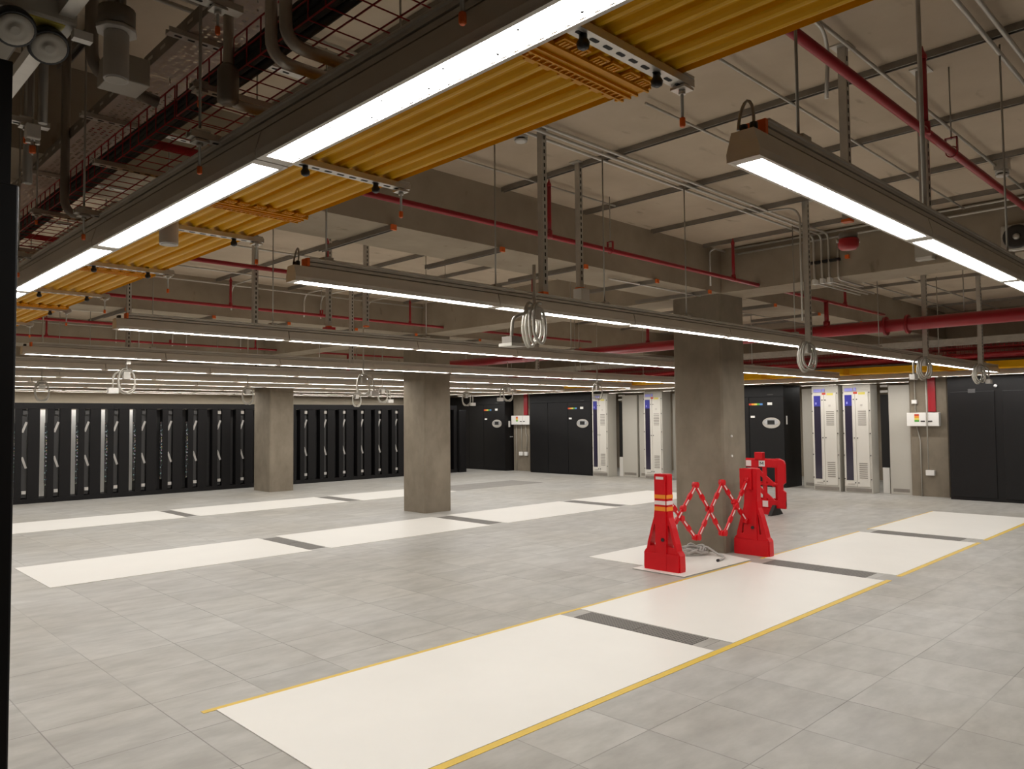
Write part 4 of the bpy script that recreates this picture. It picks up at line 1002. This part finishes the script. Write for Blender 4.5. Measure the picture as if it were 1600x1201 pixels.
# ------------------------------------------------------------------ expanding red barrier
def post_profile(w0, w1, h):
    # half outline (u >= 0) from floor up
    half = [(w0,0.0),(w0+0.004,0.03),(w0,0.18),(w0-0.02,0.215),(w0-0.035,0.225),(w0-0.05,0.30),(w0-0.075,0.38),(w0-0.10,0.47),(w1+0.012,0.58),(w1+0.002,0.66),(w1,0.74),(w1,h-0.012),(w1-0.012,h)]
    return half
def slab_poly(m, prof, x0, x1, yc):
    n = len(prof)
    m.prism([(u, w) for u, w in prof], 'X', x0, x1, yc, 0)
def barrier_post(t, x, yc, z, flip, stripes):
    m = MB(); th = 0.05
    half = post_profile(0.235, 0.085, 1.06)
    # outer ring built of strips so that the two tall slots stay open
    def outer(zz):
        for (a, b) in zip(half[:-1], half[1:]):
            if a[1] <= zz <= b[1]: return a[0]+(b[0]-a[0])*((zz-a[1])/max(1e-6, b[1]-a[1]))
        return half[-1][0]
    zs = sorted(set([w for _, w in half] + [0.24, 0.26, 0.30, 0.34, 0.38, 0.42, 0.46, 0.50, 0.54]))
    def slot(zz):
        k = (zz-0.26)/0.24; c = 0.120-0.030*k; hw = (0.040 if stripes else 0.012)*(1-k)+0.006*k
        return (c-hw, c+hw)
    for za, zb in zip(zs[:-1], zs[1:]):
        oa, ob = outer(za+1e-5), outer(zb-1e-5)
        if za >= 0.26-1e-6 and zb <= 0.50+1e-6:
            sa, sb = slot(za), slot(zb)
            segs = [((-sa[0], sa[0]), (-sb[0], sb[0])), ((sa[1], oa), (sb[1], ob)), ((-oa, -sa[1]), (-ob, -sb[1]))]
        else: segs = [((-oa, oa), (-ob, ob))]
        for (a, b) in segs:
            v = [(x-th, yc+a[0], z+za), (x-th, yc+a[1], z+za), (x-th, yc+b[1], z+zb), (x-th, yc+b[0], z+zb),
                 (x+th, yc+a[0], z+za), (x+th, yc+a[1], z+za), (x+th, yc+b[1], z+zb), (x+th, yc+b[0], z+zb)]
            m.add(v, [(0,3,2,1),(4,5,6,7),(0,1,5,4),(1,2,6,5),(2,3,7,6),(3,0,4,7)])
    # raised spine and base block
    if stripes: m.box(x-th-0.018, x+th+0.018, yc-0.07, yc+0.07, z+0.0, z+1.05)
    else: m.box(x-th-0.03, x+th, yc-0.03, yc+0.125, z+0.80, z+1.055).box(x-th-0.012, x+th, yc-0.08, yc-0.04, z+0.1, z+1.05)
    m.box(x-th-0.015, x+th+0.015, yc-0.225, yc+0.225, z+0.0, z+0.19)
    p = m.build('barrier_post', M['barred'], t)
    xf = x-th-0.018
    if stripes:
        for (za, zb, c) in ((0.79, 0.832, 'reflo'), (0.722, 0.765, 'reflw'), (0.655, 0.70, 'reflo')):
            MB().box(xf-0.003, xf, yc-0.072, yc+0.072, z+za, z+zb).box(xf, xf+0.12, yc-0.0885, yc-0.0855, z+za, z+zb).build('reflective_band', M[c], p)
        MB().box(xf-0.002, xf, yc-0.05, yc+0.05, z+1.0, z+1.03).build('top_label', M['reflw'], p)
    MB().lathe((xf if stripes else x-th-0.018, yc-0.03, z+0.34), [(0.02,0),(0.02,-0.012)], 12, 'X').build('bolt', M['black_plastic'], p)
    return p
t = thing('expanding_barrier', 'red expanding lattice barrier with two plastic posts before the near column', 'barrier', (7.9, 4.85, 0))
barrier_post(t, 7.22, 4.96, 0.010, False, True)
barrier_post(t, 8.80, 4.735, 0.0, True, False)
def lp(s, z): return Vector((7.27+s*(8.74-7.27), 4.94+s*(4.775-4.94), z))
zt, zb, zu, zl = 0.925, 0.30, 0.80, 0.40
bars = [(lp(0, zu), lp(1/3, zb)), (lp(0, zl), lp(1/3, zt)), (lp(1/3, zt), lp(2/3, zb)), (lp(1/3, zb), lp(2/3, zt)), (lp(2/3, zt), lp(1, zl)), (lp(2/3, zb), lp(1, zu+0.13))]
for i, (a, b) in enumerate(bars):
    off = Vector((0, -0.012 if i % 2 else 0.012, 0)); a = a+off; b = b+off
    m = MB().bar(a, b, 0.020, 0.042)
    d = b-a
    for f in (0.02, 0.5, 0.98):
        p = a+d*f; m.cyl(p+Vector((0,-0.026,0)), p+Vector((0,0.026,0)), 0.034, 12)
    for f in (0.26, 0.74):
        p = a+d*f; m.bar(p-d.normalized()*0.03, p+d.normalized()*0.03, 0.027, 0.054)
    bo = m.build('lattice_bar', M['barred'], t)
    for f0, f1 in ((0.08, 0.20), (0.32, 0.43), (0.57, 0.68), (0.80, 0.92)):
        s = MB().bar(a+d*f0+Vector((0,-0.011,0)), a+d*f1+Vector((0,-0.011,0)), 0.004, 0.016)
        s.build('reflective_strip', M['reflw'], bo)
# loose grey cable on the sheet
rnd = random.Random(3); pts = []
for k in range(56):
    a = k*0.55; rr = 0.10+0.16*abs(math.sin(k*0.31))+0.12*rnd.random()
    cx, cy = 8.30, 5.28
    x, y = cx-0.02+rr*math.cos(a)*0.72, cy+0.02+rr*math.sin(a)*0.62
    if x > 8.54 and y > 4.96: x = 8.54
    pts.append((x, y, 0.030+0.11*rnd.random()*rnd.random()))
pts = pts + [(8.36, 4.98, 0.04), (8.30, 4.86, 0.026), (8.18, 4.80, 0.026), (8.05, 4.78, 0.026)]
sm = []
for i in range(len(pts)-1):
    p0, p1, p2, p3 = [Vector(pts[max(0, min(len(pts)-1, i+j))]) for j in (-1, 0, 1, 2)]
    for q in range(4):
        u = q/4; sm.append(0.5*((2*p1)+(p2-p0)*u+(2*p0-5*p1+4*p2-p3)*u*u+(3*p1-p0-3*p2+p3)*u**3))
sm.append(Vector(pts[-1]))
t = thing('cable_coil', 'messy grey cable coil on the white sheet at the near column foot', 'cable', (8.3, 5.2, 0.01))
MB().tube(sm, 0.0145, 8).build('sheath', M['cable'], t)
MB().cyl((8.05, 4.78, 0.026), (8.02, 4.776, 0.026), 0.017, 10).build('cut_end', M['black_plastic'], t)

# ------------------------------------------------------------------ red gate barriers behind the column
def gate(x, ya, yb, label, glyph=False, tab=True, foot=True):
    t = thing('gate_barrier', label, 'barrier', (x, (ya+yb)/2, 0), 'red gate barriers')
    th = 0.022; y0, y1 = ya, yb
    m = MB()
    m.box(x-th, x+th, y0+0.03, y1, 0.81, 0.945).box(x-th, x+th, y0, y1, 0.115, 0.25)
    m.prism([(y0, 0.88), (y0+0.02, 0.93), (y0+0.06, 0.95), (y0+0.14, 0.95), (y0+0.14, 0.12), (y0+0.02, 0.12), (y0, 0.15), (y0, 0.40), (y0+0.05, 0.44), (y0+0.05, 0.52), (y0, 0.56)], 'X', x-th-0.004, x+th+0.004)
    m.box(x-th, x+th, y1-0.09, y1, 0.12, 0.945)
    n = 7; w = (y1-y0-0.14)/n
    for k in range(1, n): m.box(x-th*0.8, x+th*0.8, y0+0.14+w*k-0.03, y0+0.14+w*k+0.03, 0.22, 0.84)
    m.bar((x, y0+0.95, 0.82), (x, y0+0.22, 0.22), 0.036, 0.075)
    m.bar((x, y0+0.62, 0.84), (x, y0+0.2, 0.50), 0.036, 0.07)
    m.bar((x, y0+1.05, 0.45), (x, y0+0.70, 0.22), 0.036, 0.07)
    m.box(x-th, x+th, y0+0.05, y1, 0.50, 0.535)
    if tab:
        yc = y0+0.47; m.box(x-0.05, x+0.05, yc-0.075, yc+0.075, 0.94, 1.07)
    m.build('barrier_panel', M['barred'], t, bevel=0.008)
    if glyph:
        MB().add([(x-0.04,y0+0.25,0.11),(x-0.04,y0+0.60,0.11),(x-0.04,y0+0.55,0.0),(x-0.04,y0+0.30,-0.0),(x+0.04,y0+0.25,0.11),(x+0.04,y0+0.60,0.11),(x+0.04,y0+0.55,0.0),(x+0.04,y0+0.30,0.0)],
            [(0,1,2,3),(7,6,5,4),(0,4,5,1),(1,5,6,2),(2,6,7,3),(3,7,4,0)]).build('hinge_lug', M['barred'], t)
        for (z0, z1, blocks) in ((0.825, 0.925, ((0.62, 0.72), (0.86, 0.96), (1.1, 1.2))), (0.13, 0.235, ((0.32, 0.42), (0.54, 0.64), (0.78, 0.88), (1.02, 1.12)))):
            for (p, q) in blocks: MB().box(x-th-0.004, x-th, y0+p, y0+q, z0, z1).build('reflective_band', M['reflw'], t)
        yc = y0+0.42
        pl = MB().box(x-th-0.004, x-th, yc-0.055, yc+0.055, 0.825, 0.925).build('maker_plate', M['white'], t)
        b = MB(); zc = 0.875
        for (u0, w0, u1, w1) in ((0.028,-0.03,0.028,0.03),(-0.028,-0.03,-0.028,0.03),(0.028,0.03,0.0,-0.01),(-0.028,0.03,0.0,-0.01)):
            b.bar((x-th-0.006, yc+u0, zc+w0), (x-th-0.006, yc+u1, zc+w1), 0.004, 0.018, (1,0,0))
        b.build('maker_mark', M['dark'], pl)
    if not foot: return t
    f = MB(); yf = y0+0.20
    f.add([(x-0.22,yf-0.03,0),(x+0.22,yf-0.03,0),(x+0.05,yf-0.03,0.17),(x-0.05,yf-0.03,0.17),(x-0.22,yf+0.03,0),(x+0.22,yf+0.03,0),(x+0.05,yf+0.03,0.17),(x-0.05,yf+0.03,0.17)],
          [(0,1,2,3),(7,6,5,4),(0,4,5,1),(1,5,6,2),(2,6,7,3),(3,7,4,0)])
    f.build('rubber_foot', M['rubber'], t)
    return t
gate(12.55, 6.13, 7.9, 'red plastic gate barrier with white banded strips behind the near column', True)
gate(12.86, 6.33, 7.95, 'red plastic gate barrier stacked behind the banded one', False, tab=False, foot=False)

# small items: hoist-like ribbed plug beside the nearest coil
t = thing('socket_outlet', 'pale ribbed socket outlet dangling beside the nearest coil', 'socket', (3.52, 3.58, 2.18))
o = MB()
o.box(3.46, 3.58, 3.52, 3.64, 2.17, 2.19); o.build('outlet_face', M['cabgrey'], t)
MB().box(3.475, 3.565, 3.535, 3.625, 2.19, 2.235).build('outlet_body', M['galv_dk'], t)
MB().tube(fillet([(3.52, 3.58, 2.235), (3.54, 3.59, 2.36), (3.70, 3.61, 2.42)], 0.05), 0.012, 7).build('flex_tail', M['conduit'], t)

# ------------------------------------------------------------------ world, camera, view
w = bpy.data.worlds.new('world'); SC.world = w; w.use_nodes = True
w.node_tree.nodes['Background'].inputs['Color'].default_value = (0.05, 0.045, 0.04, 1)
w.node_tree.nodes['Background'].inputs['Strength'].default_value = 0.2
cd = bpy.data.cameras.new('camera'); cam = bpy.data.objects.new('camera', cd); COL.objects.link(cam); SC.camera = cam
cd.sensor_fit = 'HORIZONTAL'; cd.sensor_width = 36.0; cd.lens = 36.0*1200.9/1600.0; cd.clip_start = 0.05; cd.clip_end = 100
yaw, pit, rol = math.radians(45.494), math.radians(2.5316), math.radians(-0.54367)
F = Vector((math.cos(pit)*math.cos(yaw), math.cos(pit)*math.sin(yaw), math.sin(pit)))
R = Vector((math.sin(yaw), -math.cos(yaw), 0)); U = R.cross(F)
R2 = R*math.cos(rol)+U*math.sin(rol); U2 = -R*math.sin(rol)+U*math.cos(rol)
cam.matrix_world = Matrix(((R2.x, U2.x, -F.x, 0), (R2.y, U2.y, -F.y, 0), (R2.z, U2.z, -F.z, 1.7), (0, 0, 0, 1)))
SC.view_settings.view_transform = 'Standard'; SC.view_settings.look = 'None'
SC.view_settings.exposure = 0.0; SC.view_settings.gamma = 1.0; SC.view_settings.use_curve_mapping = False
SC.cycles.max_bounces = 8; SC.cycles.diffuse_bounces = 6; SC.cycles.glossy_bounces = 3
SC.cycles.sample_clamp_indirect = 8.0; SC.cycles.caustics_reflective = False; SC.cycles.caustics_refractive = False
